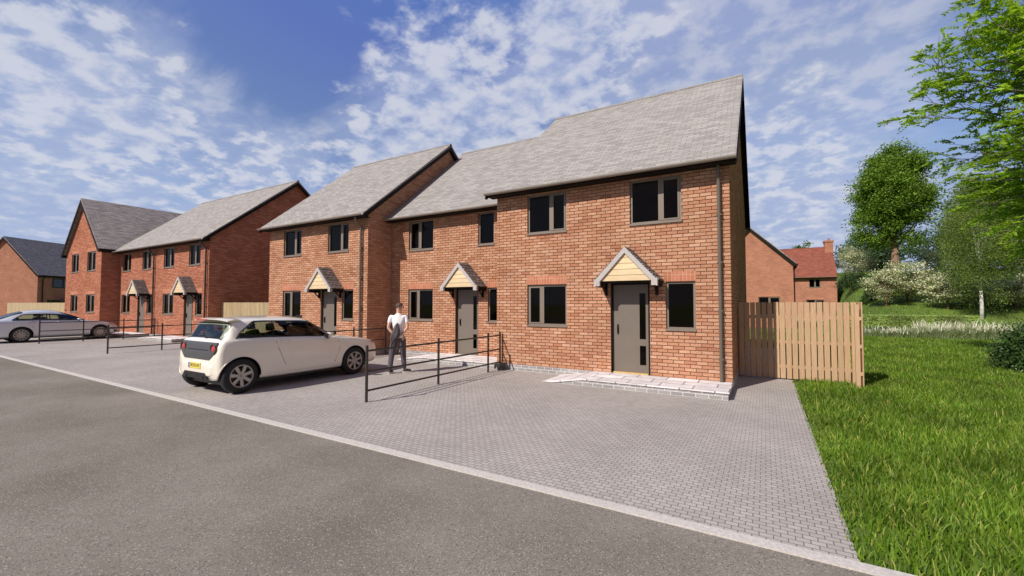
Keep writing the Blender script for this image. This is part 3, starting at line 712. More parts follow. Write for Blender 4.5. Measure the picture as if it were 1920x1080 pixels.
def sphere_pts(n):
    d = rng.normal(size=(n, 3)); return d/np.linalg.norm(d, axis=1, keepdims=True)
def tree(name, label, x, y, z, top, cz, rad, nclump, nleaf, lsize, mat, bark, tr, group=None, shape='round', cl=None, spread=.5, limbs=14, fork=None, lean=0, flat=.75):
    """trunk + limbs curving to leaf clumps laid through the crown's shell and inside it"""
    root = thing(name, (x, y, z), label, 'tree', group)
    rx, ry, rzz = rad; C = np.array([x+lean, y, cz])
    d = sphere_pts(nclump); rr = rng.uniform(.35, 1.0, (nclump, 1))**.55
    if shape == 'egg': k = 1 - np.where(d[:, 2:3] > 0, .5, .12)*d[:, 2:3]; d = d*np.concatenate([k, k, np.ones_like(k)], 1)
    if shape == 'droop': k = 1.0 - .35*np.clip(d[:, 2:3], -1, 1); d = d*np.concatenate([k, k, np.ones_like(k)], 1)
    lump = 1 + .22*np.sin(d[:, :1]*5 + x) * np.cos(d[:, 1:2]*4 + y) + rng.uniform(-.1, .1, (nclump, 1))
    P = C + d*rr*lump*np.array([rx, ry, rzz])
    t = MB(); fz = fork if fork else cz - rzz*.75
    t.tube([(x, y, z-.2), (x+.02, y, z+(fz-z)*.5), (x+lean*.3, y, fz)], [tr*1.25, tr, tr*.85], 10)
    top_p = (x+lean*.7, y, min(cz + rzz*.5, top))
    t.tube([(x+lean*.3, y, fz-.02), (x+lean*.5, y+.1, (fz+top_p[2])/2), top_p], [tr*.8, tr*.5, tr*.12], 8)
    idx = rng.choice(nclump, min(limbs, nclump), replace=False)
    for i in idx:
        q = P[i]; f = random.uniform(0, .55); s0 = Vector((x+lean*(.3+.4*f), y, fz + (top_p[2]-fz)*f - .05)); q = Vector(q)
        mid = s0.lerp(q, .45) + Vector((0, 0, -.1*(q-s0).length if shape != 'droop' else .15*(q-s0).length))
        t.tube([s0, mid, q], [tr*.42*(1-f*.5), tr*.22, tr*.05], 5, cap=False)
    obj('trunk', t, bark, root, smooth=True, uv=False)
    cl = cl or rx*.33
    per = rng.integers(int(nleaf*.6), int(nleaf*1.4), nclump)
    Q = []
    for i in range(nclump):
        e = rng.normal(size=(per[i], 3))*cl*spread*np.array([1, 1, flat]) + P[i]
        Q.append(e)
    Q = np.concatenate(Q)
    leaves('crown', Q, lsize, mat, root, (x, y, z), up=.35)
    return root
def gz(x, y): return float(hz(x, y)) - .02
tree('broadleaf_tree', 'tall dense round-topped green tree with a bare brown trunk, above the white-flowering bushes', 11.6, 45, gz(11.6, 45), 17.2, 12.5, (3.1, 3.1, 5.0), 280, 250, .19, 'leaf_round', 'bark_brown', .32, shape='egg', limbs=30, fork=7.2, cl=1.0, spread=.42)
tree('birch_tree', 'light feathery birch with a white trunk, in front of the bushes at the right', 11.9, 27, gz(11.9, 27), 9.4, 6.0, (1.55, 1.9, 3.5), 480, 170, .072, 'leaf_birch', 'bark_birch', .085, shape='droop', limbs=22, fork=2.6, cl=.6, flat=1.2)
tree('slender_tree', 'thin pale green tree on the rise directly left of the bare brown trunk', 11.6, 62, gz(11.6, 62), 10.7, 8.9, (2.2, 2.2, 1.9), 60, 60, .28, 'leaf_blue', 'bark_grey', .12, limbs=16, fork=7.0, cl=.8)
tree('umbrella_tree', 'wide thin-leaved tree on the skyline, right of the bare brown trunk', 17.5, 60, gz(17.5, 60), 10.2, 8.8, (2.8, 2.5, 1.6), 70, 60, .25, 'leaf_blue', 'bark_grey', .14, limbs=18, fork=7.0, cl=.8)
tree('dark_tree', 'dark green tree behind the bare brown trunk, low on the skyline', 13.9, 66, gz(13.9, 66), 9.7, 7.9, (2.4, 2.6, 2.0), 90, 90, .3, 'leaf_dark', 'bark_grey', .2, limbs=10, cl=1.1)
tree('dark_tree', 'big dark evergreen tree filling the right edge behind the birch', 23.5, 57, gz(23.5, 57), 15, 10.0, (5.6, 4.5, 5.2), 240, 110, .32, 'leaf_dark', 'bark_grey', .35, limbs=12, cl=1.3)
tree('leafy_tree', 'mid green tree with its top just showing over the red tiled roof', 5.7, 75, gz(5.7, 75), 11.4, 9.4, (2.0, 2.0, 2.0), 50, 70, .3, 'leaf_mid', 'bark_grey', .2, limbs=8)

# flowering trees: low layered crowns, white heads among the leaves
vib_group = 'white-flowering small trees on the bank'
def viburnum(x, y, top, w, label, n=70, ground=None):
    z = gz(x, y); h = top - z
    return tree('flowering_tree', label, x, y, z, top, z + h*.6, (w*.5, w*.5, h*.42), n, 130, .10, 'leaf_viburnum', 'bark_brown', .07, vib_group, limbs=12, cl=w*.15, flat=.4, fork=z+h*.25)
viburnum(8.2, 31, 4.3, 2.5, 'white-flowering tree at the left foot of the bare brown trunk')
viburnum(9.8, 33, 5.0, 3.3, 'large white-flowering tree right below the bare brown trunk', 110)
viburnum(9.1, 50, 7.8, 4.2, 'white-flowering tree high on the bank, right beside the brick chimney house', 90)
viburnum(16.3, 51, 7.6, 2.8, 'white-flowering tree under the skyline tree, left of the birch top')
viburnum(11.2, 30, 3.7, 2.3, 'white-flowering tree touching the left side of the birch')
viburnum(12.45, 31, 3.1, 2.2, 'low white-flowering tree immediately behind the birch trunk')
viburnum(13.5, 32, 3.6, 2.3, 'white-flowering tree second to the right of the birch trunk')
viburnum(14.5, 30.5, 3.3, 2.6, 'white-flowering tree near the right edge, behind the glossy shrub')
viburnum(15.9, 32, 3.9, 2.4, 'white-flowering tree cut by the right edge of the picture')
def bush(name, label, x, y, top, w, mat, n=50, nl=80, ls=.13, group=None, zb=None, cat='bush'):
    z = gz(x, y) if zb is None else zb; h = top - z
    root = thing(name, (x, y, z), label, cat, group)
    s = MB()
    for i in range(7):
        a = random.uniform(0, 6.28); s.tube([(x+.05*math.cos(a), y+.05*math.sin(a), z-.05), (x+w*.15*math.cos(a), y+w*.15*math.sin(a), z+h*.4), (x+w*.33*math.cos(a), y+w*.33*math.sin(a), z+h*.75)], [.03, .02, .008], 5)
    obj('stem', s, 'bark_grey', root, uv=False)
    d = sphere_pts(n); d[:, 2] = np.abs(d[:, 2])*1.0 - .12
    P = np.array([x, y, z+h*.12]) + d*rng.uniform(.5, 1, (n, 1))*np.array([w*.45, w*.45, h*.85])
    Q = (P[:, None, :] + rng.normal(size=(n, nl, 3))*w*.085).reshape(-1, 3)
    leaves('foliage', Q, ls, mat, root, (x, y, z))
    return root
bush('dark_bush', 'dark green rounded bush beside the chimney house, under the white-flowering tree', 8.0, 42, 5.2, 2.9, 'leaf_dark')
bush('green_bush', 'lighter green bush between the dark bush and the flowering trees', 9.2, 39, 5.0, 2.2, 'leaf_mid')
bush('dark_bush', 'dark bush behind the gap between the flowering trees and the birch', 14.6, 45, 5.6, 3.4, 'leaf_dark')
bush('dark_bush', 'dark shade-side bush at the back, behind the flowering trees right of the birch', 17.5, 37, 4.4, 5.5, 'leaf_dark', n=90)
bush('dark_bush', 'low dark bush directly behind the large white-flowering tree', 11.2, 37, 4.3, 3.0, 'leaf_dark')
bush('small_bush', 'small blue-green round bush on the grass bank next to the house wall', 7.7, 34, 2.75, 1.2, 'leaf_dark', n=24)
bush('glossy_shrub', 'dark glossy shrub on the lawn at the right edge of the picture', 6.75, 6.9, 1.5, 1.75, 'leaf_shrub', n=170, nl=75, ls=.07)
# low clipped hedge
def hedge():
    root = thing('low_hedge', (8.5, 23.5, 0), 'low clipped pale green hedge behind the white plumed grasses', 'hedge')
    x0, x1, y0, y1 = 5.3, 11.0, 24.2, 25.4
    zb = .35; zt = 1.08
    n = 26000
    P = rng.uniform(size=(n, 3))*np.array([x1-x0, y1-y0, zt-zb]) + np.array([x0, y0, zb])
    k = rng.integers(0, 3, n); P[k == 0, 1] = y0 + rng.uniform(0, .08, (k == 0).sum()); P[k == 1, 2] = zt - rng.uniform(0, .08, (k == 1).sum())
    leaves('foliage', P, .09, 'leaf_hedge', root, (8.5, 23.5, 0))
    s = MB()
    for i in range(24):
        xx = x0 + .2 + i*(x1-x0-.4)/23; s.tube([(xx, 24.8, 0), (xx+.05, 24.8, zt-.15)], .015, 5)
    obj('stem', s, 'bark_grey', root, uv=False)
hedge()

def blades(P, H, W, lean, name, mat, parent=None, org=(0, 0, 0), dirs=None, seg=3):
    N = len(P); a = rng.uniform(0, 2*np.pi, N) if dirs is None else dirs
    f = rng.uniform(0, 2*np.pi, N)
    side = np.stack([np.cos(f), np.sin(f), np.zeros(N)], 1); ld = np.stack([np.cos(a), np.sin(a), np.zeros(N)], 1)
    rows = []
    for i in range(seg):
        t = i/seg; wf = (1 - t**1.6)
        c = P + np.array([0, 0, 1])*(H*t)[:, None]*(1-.15*t) + ld*(lean*H*t*t)[:, None]
        rows += [c - side*(W*wf*.5)[:, None], c + side*(W*wf*.5)[:, None]]
    tip = P + np.array([0, 0, 1])*(H*.86)[:, None] + ld*(lean*H)[:, None]
    rows.append(tip)
    nv = 2*seg + 1
    V = np.stack(rows, 1).reshape(-1, 3) - np.array(org)
    base = np.arange(N)*nv
    faces = []; 
    for i in range(seg-1): faces.append(np.stack([base+2*i, base+2*i+1, base+2*i+3, base+2*i+2], 1))
    q = np.concatenate(faces).ravel() if faces else np.zeros(0, int); nq = (seg-1)*N
    tr = np.stack([base+2*seg-2, base+2*seg-1, base+2*seg], 1).ravel()
    loops = np.concatenate([q, tr]).astype('i')
    starts = np.concatenate([np.arange(nq)*4, nq*4 + np.arange(N)*3]).astype('i'); tot = np.concatenate([np.full(nq, 4), np.full(N, 3)]).astype('i')
    me = bpy.data.meshes.new(name); me.vertices.add(N*nv); me.vertices.foreach_set('co', V.astype('f').ravel())
    me.loops.add(len(loops)); me.loops.foreach_set('vertex_index', loops)
    me.polygons.add(len(starts)); me.polygons.foreach_set('loop_start', starts); me.polygons.foreach_set('loop_total', tot)
    me.update(calc_edges=True); me.validate(); me.shade_smooth()
    o = bpy.data.objects.new(name, me); COL.objects.link(o); me.materials.append(MAT[mat])
    if parent is not None: o.parent = parent
    else: o.location = org
    return o
# lawn: dense long blades near the camera, sparser and broader with distance
def lawn_points():
    out = []
    def patch(x0, x1, y0, y1, dens):
        n = int((x1-x0)*(y1-y0)*dens); p = rng.uniform(size=(n, 2))*np.array([x1-x0, y1-y0]) + np.array([x0, y0])
        return p
    def inview(p, m=.6):     # only where the lawn can be seen
        X = p[:, 0] - .59; Y = p[:, 1] + 9.9
        return X < Y*math.tan(R(20.5)) + m
    for y0, y1, dens in ((-6.12, -3.2, 1700), (-3.2, 0, 1300), (0, 4, 850), (4, 9, 480), (9, 15, 260), (15, 21, 170)):
        p = patch(1.09, 12.5, y0, y1, dens); out.append(p[inview(p)])
    p = patch(.2, 1.12, 10.1, 20, 150); out.append(p)
    return np.concatenate(out)
lp = lawn_points(); lp = lp[~((lp[:, 0] < 1.09) & (lp[:, 1] < 10))]
dist = np.hypot(lp[:, 0]-.59, lp[:, 1]+9.9)
tuft = .5 + .5*np.sin(lp[:, 0]*5.1 + 2*np.sin(lp[:, 1]*3.3))*np.cos(lp[:, 1]*4.7 + 2*np.sin(lp[:, 0]*2.9))
H = (.105 + .055*tuft)*rng.uniform(.55, 1.25, len(lp)); Wd = (.0105 + .0007*dist)*rng.uniform(.7, 1.3, len(lp))
edge = np.clip((lp[:, 0]-1.13)/.25, .45, 1); H *= np.where(lp[:, 1] < 10, edge, 1)
lo = blades(np.c_[lp, np.full(len(lp), -.02)], H, Wd, rng.uniform(.05, .65, len(lp)), 'lawn_grass', 'grass_blade', org=(6, 4, 0))
tag(lo, 'long bright green lawn grass beside the block paving', 'grass', kind='stuff')
# rough grass on the bank
n = 26000; bp_ = np.c_[rng.uniform(5.6, 26, n), rng.uniform(21, 66, n)]
bo = blades(np.c_[bp_, hz(bp_[:, 0], bp_[:, 1])-.03], rng.uniform(.08, .2, n), rng.uniform(.03, .07, n), rng.uniform(.1, .6, n), 'bank_grass', 'grass_blade', org=(14, 40, 0), seg=2)
tag(bo, 'short green grass on the rising bank', 'grass', kind='stuff')
# plumed grasses along the lawn's far edge
def pampas(x, y, s, label, npl):
    root = thing('plumed_grass', (x, y, 0), label, 'ornamental grass', 'white-plumed grasses along the far edge of the lawn')
    n = 300; P = np.c_[x + rng.normal(size=n)*.16*s, y + rng.normal(size=n)*.16*s, np.full(n, float(hz(x, y))-.03)]
    a = np.arctan2(P[:, 1]-y, P[:, 0]-x)
    blades(P, rng.uniform(.35, .72, n)*s, rng.uniform(.011, .024, n), rng.uniform(.2, .85, n), 'blades', 'pampas_blade', root, (x, y, 0), dirs=a)
    if npl:
        n = npl; P = np.c_[x + rng.normal(size=n)*.2*s, y + rng.normal(size=n)*.2*s, rng.uniform(.22, .5, n)*s]
        a = np.arctan2(P[:, 1]-y, P[:, 0]-x)
        blades(P, rng.uniform(.22, .42, n)*s, rng.uniform(.022, .045, n), rng.uniform(.1, .6, n), 'plumes', 'pampas_plume', root, (x, y, 0), dirs=a)
pal = ['beside the picket fence', 'second from the picket fence', 'third from the picket fence', 'a little before the middle of the row', 'halfway along the row', 'in front of the hedge end', 'below the white birch trunk', 'just right of the birch trunk', 'in front of the low flowering trees', 'close to the glossy shrub', 'partly behind the glossy shrub', 'at the right edge of the picture']
pxs = [4.9, 5.45, 6.0, 6.55, 7.1, 7.65, 8.2, 8.75, 9.3, 9.85, 10.4, 11.0]
for i, xx in enumerate(pxs):
    pampas(xx, 20.0 + random.uniform(-.3, .3) + .02*i, (.85 if i < 5 else 1.25), ('pale wispy' if i < 2 else 'white-plumed') + ' grass clump ' + pal[i], (10 if i < 2 else 34 if i < 5 else 60))
for i, (xx, lb) in enumerate(((5.9, 'low green grass clump behind the left part of the plumed row'), (8.6, 'green grass clump behind the plumed row, below the hedge end'), (10.8, 'green grass clump behind the plumed row near the glossy shrub'))):
    pampas(xx, 21.2, .9, lb, 4)

# near tree at the right: long pinnate sprays hanging from arching branches
def near_tree():
    x, y = 9.7, 5.8
    root = thing('spreading_tree', (x, y, 0), 'large bright green tree with feathery leaves reaching in at the upper right', 'tree')
    t = MB(); S = []
    t.tube([(x, y, -.2), (x+.05, y, 1.6), (x-.05, y+.1, 3.0)], [.3, .24, .2], 12)
    C = np.array([x + 1.3, y + .7, 6.9]); rad = np.array([6.4, 6.4, 5.9])
    dirs = sphere_pts(900); dirs = dirs[dirs[:, 2] > -.86]
    nb = 0
    for dv in dirs:
        if nb >= 300: break
        near = dv[0] < .15
        if not near and random.random() < .5: continue
        rr = random.uniform(.45, 1.0)**.5 * (1 + .10*math.sin(dv[0]*7 + dv[2]*5))
        q = Vector(C + dv*rad*rr)
        if q.z < 3.3: continue
        nb += 1
        s0 = Vector((x-.05 + dv[0]*.2, y+.1 + dv[1]*.2, min(random.uniform(2.9, 4.2) + max(0, dv[2])*3.2, q.z)))
        Lb = (q-s0).length; d = (q-s0).normalized(); pts = []
        for k in range(7):
            u = k/6; pts.append(s0.lerp(q, u) + Vector((random.uniform(-.1, .1), random.uniform(-.1, .1), .55*math.sin(math.pi*u) + random.uniform(-.08, .08)))*(u*(1.3-u)*2))
        pts[-1] = q
        t.tube(pts, [.07, .055, .042, .03, .02, .012, .005], 5, cap=False)
        for k in range(15 if near else 9):
            u = random.uniform(.45, 1.0); j = min(int(u*6), 5); q0 = pts[j].lerp(pts[j+1], u*6-j)
            td = (d*.6 + Vector((random.uniform(-1, 1), random.uniform(-1, 1), random.uniform(-.35, .45)))).normalized(); tl = random.uniform(.45, 1.25)
            q1 = q0 + td*tl*.5 + Vector((0, 0, .06)); q2 = q0 + td*tl + Vector((0, 0, -.07*tl))
            t.tube([q0, q1, q2], [.012, .008, .003], 3, cap=False)
            for m_ in range(4):
                v = random.uniform(.25, 1); b0 = q0.lerp(q1, v*2) if v < .5 else q1.lerp(q2, v*2-1)
                sd = (td + Vector((random.uniform(-.8, .8), random.uniform(-.8, .8), random.uniform(-.35, .2)))).normalized()
                S.append((b0, sd, random.uniform(.3, .5)))
    obj('trunk', t, 'bark_grey', root, smooth=True, uv=False)
    S2 = [s for s in S]
    B = np.array([tuple(s[0]) for s in S2]); Dd = np.array([tuple(s[1]) for s in S2]); Ln = np.array([s[2] for s in S2])
    P = []; D = []
    hor = np.cross(Dd, np.array([0, 0, 1.])); hor /= np.linalg.norm(hor, axis=1, keepdims=True) + 1e-6
    for k in range(7):
        u = .15 + k*.14
        for sg in (-1, 1):
            c = B + Dd*(Ln*u)[:, None] + np.array([0, 0, -1.])*(Ln*.25*u*u)[:, None]
            dd = hor*sg*.8 + Dd*.65
            P.append(c + dd*.05); D.append(dd)
    P = np.concatenate(P); D = np.concatenate(D)
    leaves('crown', P, .14, 'leaf_near', root, (x, y, 0), asp=.36, up=.9, D=D)
near_tree()
# a branch tip of a tree just outside the left edge
def twig_tree():
    tree('small_tree', 'small sparse yellow-green tree whose twigs touch the left edge of the picture', -25.6, -6.9, 0, 5.5, 4.0, (1.5, 1.5, 1.3), 40, 22, .1, 'leaf_birch', 'bark_grey', .07, limbs=30, fork=2.2, cl=.6)

# ------------------------------------------------------------------ cars
def catmull(xs, ys, x):
    """monotone-ish cubic through samples"""
    i = int(np.clip(np.searchsorted(xs, x) - 1, 0, len(xs)-2))
    def slope(k):
        if k <= 0 or k >= len(xs)-1: return (ys[min(k+1, len(xs)-1)] - ys[max(k-1, 0)])/(xs[min(k+1, len(xs)-1)] - xs[max(k-1, 0)])
        a = (ys[k]-ys[k-1])/(xs[k]-xs[k-1]); b = (ys[k+1]-ys[k])/(xs[k+1]-xs[k])
        return 0 if a*b <= 0 else 2*a*b/(a+b)
    h = xs[i+1]-xs[i]; t = (x-xs[i])/h; m0, m1 = slope(i), slope(i+1)
    return (2*t**3-3*t**2+1)*ys[i] + (t**3-2*t**2+t)*h*m0 + (-2*t**3+3*t**2)*ys[i+1] + (t**3-t**2)*h*m1
class Body:
    """st rows: s, zbottom, halfwidth, zbelt, halfwidth_top, ztop_edge, crown"""
    US = [0, .10, .2, .3, .42, .55, .66, .72, .88, .94, 1.0]
    def __init__(b, st): b.st = np.array(st, float); b.s0, b.s1 = b.st[0, 0], b.st[-1, 0]
    def row(b, s): return [catmull(b.st[:, 0], b.st[:, k], s) for k in range(1, 7)]
    def pts(b, s):
        zb, w, zl, wt, zt, cr = b.row(s)
        h = zl - zb; g = zt - zl
        return [(0, zb), (.78*w, zb), (.95*w, zb+min(.04, .08*h)), (w*.995, zb+min(.17, .26*h)), (w, zb+.45*h+min(.05, .06*h)), (w*.995, zl-min(.14, .2*h)), (w*.965, zl-min(.02, .04*h)), (w*.93, zl+min(.02, .25*g)), (min(wt+.03, w*.9), zt-min(.06, .4*g)), (wt*.9, zt), (0, zt+cr)]
    def at(b, s, u):
        P = b.pts(s); ks = b.US
        return catmull(ks, [p[0] for p in P], u), catmull(ks, [p[1] for p in P], u)
    def u_at_z(b, s, z, lo=.72, hi=.9):
        for _ in range(24):
            m = (lo+hi)/2
            if b.at(s, m)[1] < z: lo = m
            else: hi = m
        return (lo+hi)/2
    def pt(b, s, u, side=1, off=0):
        y, z = b.at(s, u)
        if off:
            e = 1e-3; y2, z2 = b.at(s, min(u+e, 1)); y1, z1 = b.at(s, u-e)
            s_ = min(max(s, b.s0+e), b.s1-e); ya, za = b.at(s_+e, u); yb, zb = b.at(s_-e, u)
            tu = Vector((0, y2-y1, z2-z1)); ts = Vector((2*e, ya-yb, za-zb)); n = ts.cross(tu); 
            if n.length < 1e-12: n = Vector((0, 1, 0))
            n.normalize()
            if n.dot(Vector((0, y, z-.5))) < 0: n = -n
            return ((s + n.x*off), (y + n.y*off)*side, z + n.z*off)
        return (s, y*side, z)
    def mesh(b, ns=100, nu=50):
        S = np.unique(np.concatenate([np.linspace(b.s0, b.s1, ns), b.st[:, 0]])); U = np.linspace(0, 1, nu)
        m = MB()
        ring = [[b.pt(s, u, 1) for u in U] + [b.pt(s, u, -1) for u in U[::-1][1:-1]] for s in S]
        n = len(ring[0]); k = 0
        for r in ring: m.v += r
        for i in range(len(S)-1):
            for j in range(n):
                q = (j+1) % n; m.f.append((i*n+j, i*n+q, (i+1)*n+q, (i+1)*n+j)); m.m.append(0)
        for base, s, sg in ((0, b.s0, -1), ((len(S)-1)*n, b.s1, 1)):
            c = np.mean(np.array(m.v[base:base+n]), 0); prev = base
            for kf, ds in ((.985, .012), (.94, .022), (.8, .03), (.5, .036)):
                nb = len(m.v); m.v += [(s + sg*ds, c[1] + (m.v[base+j][1]-c[1])*kf, c[2] + (m.v[base+j][2]-c[2])*kf) for j in range(n)]
                for j in range(n):
                    q = (j+1) % n; f = (prev+j, prev+q, nb+q, nb+j); m.f.append(f if sg > 0 else f[::-1]); m.m.append(0)
                prev = nb
            m.v.append((s + sg*.037, c[1], c[2])); ct = len(m.v)-1
            for j in range(n): q = (j+1) % n; f = (prev+j, prev+q, ct); m.f.append(f if sg > 0 else f[::-1]); m.m.append(0)
        return m
def patch(b, sa, sb, f_lo, f_hi, side=1, off=.006, ns=18, nu=7, isz=True, border=False):
    m = MB(); G = []
    for i in range(ns+1):
        s = sa + (sb-sa)*i/ns; lo, hi = f_lo(s), f_hi(s)
        if isz: lo, hi = b.u_at_z(s, lo), b.u_at_z(s, hi)
        G.append([b.pt(s, lo + (hi-lo)*j/nu, side, off) for j in range(nu+1)])
    m.grid(G, flip=side < 0)
    if border:
        for i in range(ns):
            for j in range(nu):
                if j in (0, nu-1) or i in (0, ns-1): m.m[i*nu+j] = 1
    return m
def open_windows(o, test):
    bm = bmesh.new(); bm.from_mesh(o.data); bmesh.ops.delete(bm, geom=[f for f in bm.faces if test(f.calc_center_median(), f.normal)], context='FACES'); bm.to_mesh(o.data); bm.free()
def cabin(root, s0, s1, zf, h, hw, nrow, lhd):
    fl = MB(); fl.box(s0, s1+.35, -hw, hw, zf-.02, zf); obj('cabin_floor', fl, 'car_black', root, uv=False)
    for r_ in range(nrow):
        for sd in (-1, 1):
            st_ = MB(); sx = s1 - .62 - r_*.85; cy = sd*hw*.52
            st_.tube([(sx-.2, cy, zf+.2), (sx+.25, cy, zf+.24)], [.17, .16], 10); st_.tube([(sx-.22, cy, zf+.2), (sx-.30, cy, zf+.5), (sx-.36, cy, zf+.72)], [.17, .18, .13], 10); st_.tube([(sx-.37, cy, zf+.76), (sx-.39, cy, zf+.90)], [.09, .08], 8)
            obj('seat', st_, 'seat_cloth', root, smooth=True, uv=False)
    da = MB(); da.tube([(s1+.12, -hw+.02, zf+.5), (s1+.12, hw-.02, zf+.5)], .14, 10); obj('dashboard', da, 'car_black', root, uv=False)
    sw = MB(); c = Vector((s1-.12, lhd*hw*.5, zf+.62)); sw.tube([c + Vector((.06*math.sin(t), .17*math.cos(t), .16*math.sin(t))) for t in np.linspace(0, 2*math.pi, 17)], .014, 6); obj('steering_wheel', sw, 'car_black', root, uv=False)
    mi_ = MB(); mi_.box(s1-.1, s1-.07, -.1, .1, zf+1.0, zf+1.06); obj('rear_view_mirror', mi_, 'car_black', root, uv=False)
def wheel(parent_root, c, side, r, w, spokes, org, rimr):
    """c: hub outer-face centre in car frame; side: +1 / -1 lateral"""
    out = side
    ty = MB(); prof = [(0, rimr), (.0, rimr+.01), (-.006, r-.035), (-.03, r-.006), (-.06, r), (-w+.05, r), (-w+.02, r-.01), (-w, r-.05), (-w, rimr)]
    ty.lathe(prof, 40, 'x')
    rm = MB(); rm.lathe([(-.004, rimr+.004), (.004, rimr), (-.002, rimr-.018), (-.05, rimr-.03), (-.13, rimr-.03)], 40, 'x')
    rm.lathe([(-.03, .001), (-.012, .03), (-.014, .055), (-.05, .07)], 20, 'x')
    for i in range(spokes):
        a = 2*math.pi*i/spokes + .3
        def P(rad, half, d): return (d, rad*math.cos(a) - half*math.sin(a), rad*math.sin(a) + half*math.cos(a))
        h0, h1 = .026, (.034 if spokes < 8 else .018); ri, ro = .04, rimr-.008
        k = len(rm.v); rm.v += [P(ri, -h0, -.016), P(ri, h0, -.016), P(ro, h1, -.008), P(ro, -h1, -.008), P(ri, -h0, -.05), P(ri, h0, -.05), P(ro, h1, -.04), P(ro, -h1, -.04)]
        for f in ((0,3,2,1),(4,5,6,7),(0,1,5,4),(1,2,6,5),(2,3,7,6),(3,0,4,7)): rm.f.append(tuple(k+q for q in f)); rm.m.append(0)
    bd = MB(); bd.lathe([(-.075, .001), (-.075, rimr*.72), (-.09, rimr*.72)], 24, 'x'); bd.lathe([(-.13, .001), (-.13, rimr)], 24, 'x', mi=1)
    def tr(mb):   # wheel axis x -> car lateral
        mb.v = [(c[0] + v[1], c[1] + v[0]*out, c[2] + v[2]) for v in mb.v]; return mb
    t = obj('wheel', tr(ty), 'tyre_rubber', parent_root, smooth=True, uv=False)
    obj('rim', tr(rm), 'alloy_grey', t, uv=False); obj('brake_disc', tr(bd), ['brake_disc', 'car_black'], t, uv=False)
def cut_arches(body_mb, axles, r, halfw, mats, root, depth=.32):
    me = bpy.data.meshes.new('body'); me.from_pydata(body_mb.v, [], body_mb.f); me.update()
    bm = bmesh.new(); bm.from_mesh(me); bmesh.ops.recalc_face_normals(bm, faces=bm.faces)
    if bm.calc_volume(signed=True) < 0: bmesh.ops.reverse_faces(bm, faces=bm.faces)
    bm.to_mesh(me); bm.free()
    for m in mats: me.materials.append(MAT[m])
    o = bpy.data.objects.new('body', me); COL.objects.link(o)
    cs = []
    for (s, z) in axles:
        for sd in (-1, 1):
            cb = MB(); cb.lathe([(0, .001), (0, r), (depth+.3, r), (depth+.3, .001)], 48, 'x')
            cb.v = [(s + v[1], sd*(halfw - depth + v[0]), z + v[2]) for v in cb.v]
            cm = bpy.data.meshes.new('cut'); cm.from_pydata(cb.v, [], cb.f); cm.update()
            b2 = bmesh.new(); b2.from_mesh(cm); bmesh.ops.remove_doubles(b2, verts=b2.verts, dist=.002); bmesh.ops.recalc_face_normals(b2, faces=b2.faces)
            if b2.calc_volume(signed=True) < 0: bmesh.ops.reverse_faces(b2, faces=b2.faces)
            b2.to_mesh(cm); b2.free()
            cm.materials.append(MAT['car_black'])
            co = bpy.data.objects.new('cut', cm); COL.objects.link(co); cs.append(co)
            md = o.modifiers.new('b', 'BOOLEAN'); md.operation = 'DIFFERENCE'; md.object = co; md.solver = 'EXACT'; md.material_mode = 'TRANSFER'
    dg = bpy.context.evaluated_depsgraph_get(); dg.update()
    nm = bpy.data.meshes.new_from_object(o.evaluated_get(dg))
    o.modifiers.clear(); o.data = nm
    for c in cs: bpy.data.objects.remove(c, do_unlink=True)
    bm = bmesh.new(); bm.from_mesh(nm)
    for e in bm.edges:
        if len(e.link_faces) == 2 and e.calc_face_angle(0) > R(38): e.smooth = False
    for f in bm.faces:
        f.smooth = True
        c = f.calc_center_median()
        if f.material_index == 1 and min(math.hypot(c.x-a[0], c.z-a[1]) for a in axles) > r*1.04: f.material_index = 0
    bm.to_mesh(nm); bm.free()
    o.name = 'body'; o.parent = root; ORG[o.name] = (0, 0, 0)
    return o
def strip(b, pts, side, mat, name, root, w=.006, off=.003):
    m = MB(); q = [b.pt(s, b_u, side, off) for s, b_u in pts]; m.tube(q, w, 5); return obj(name, m, mat, root, uv=False)

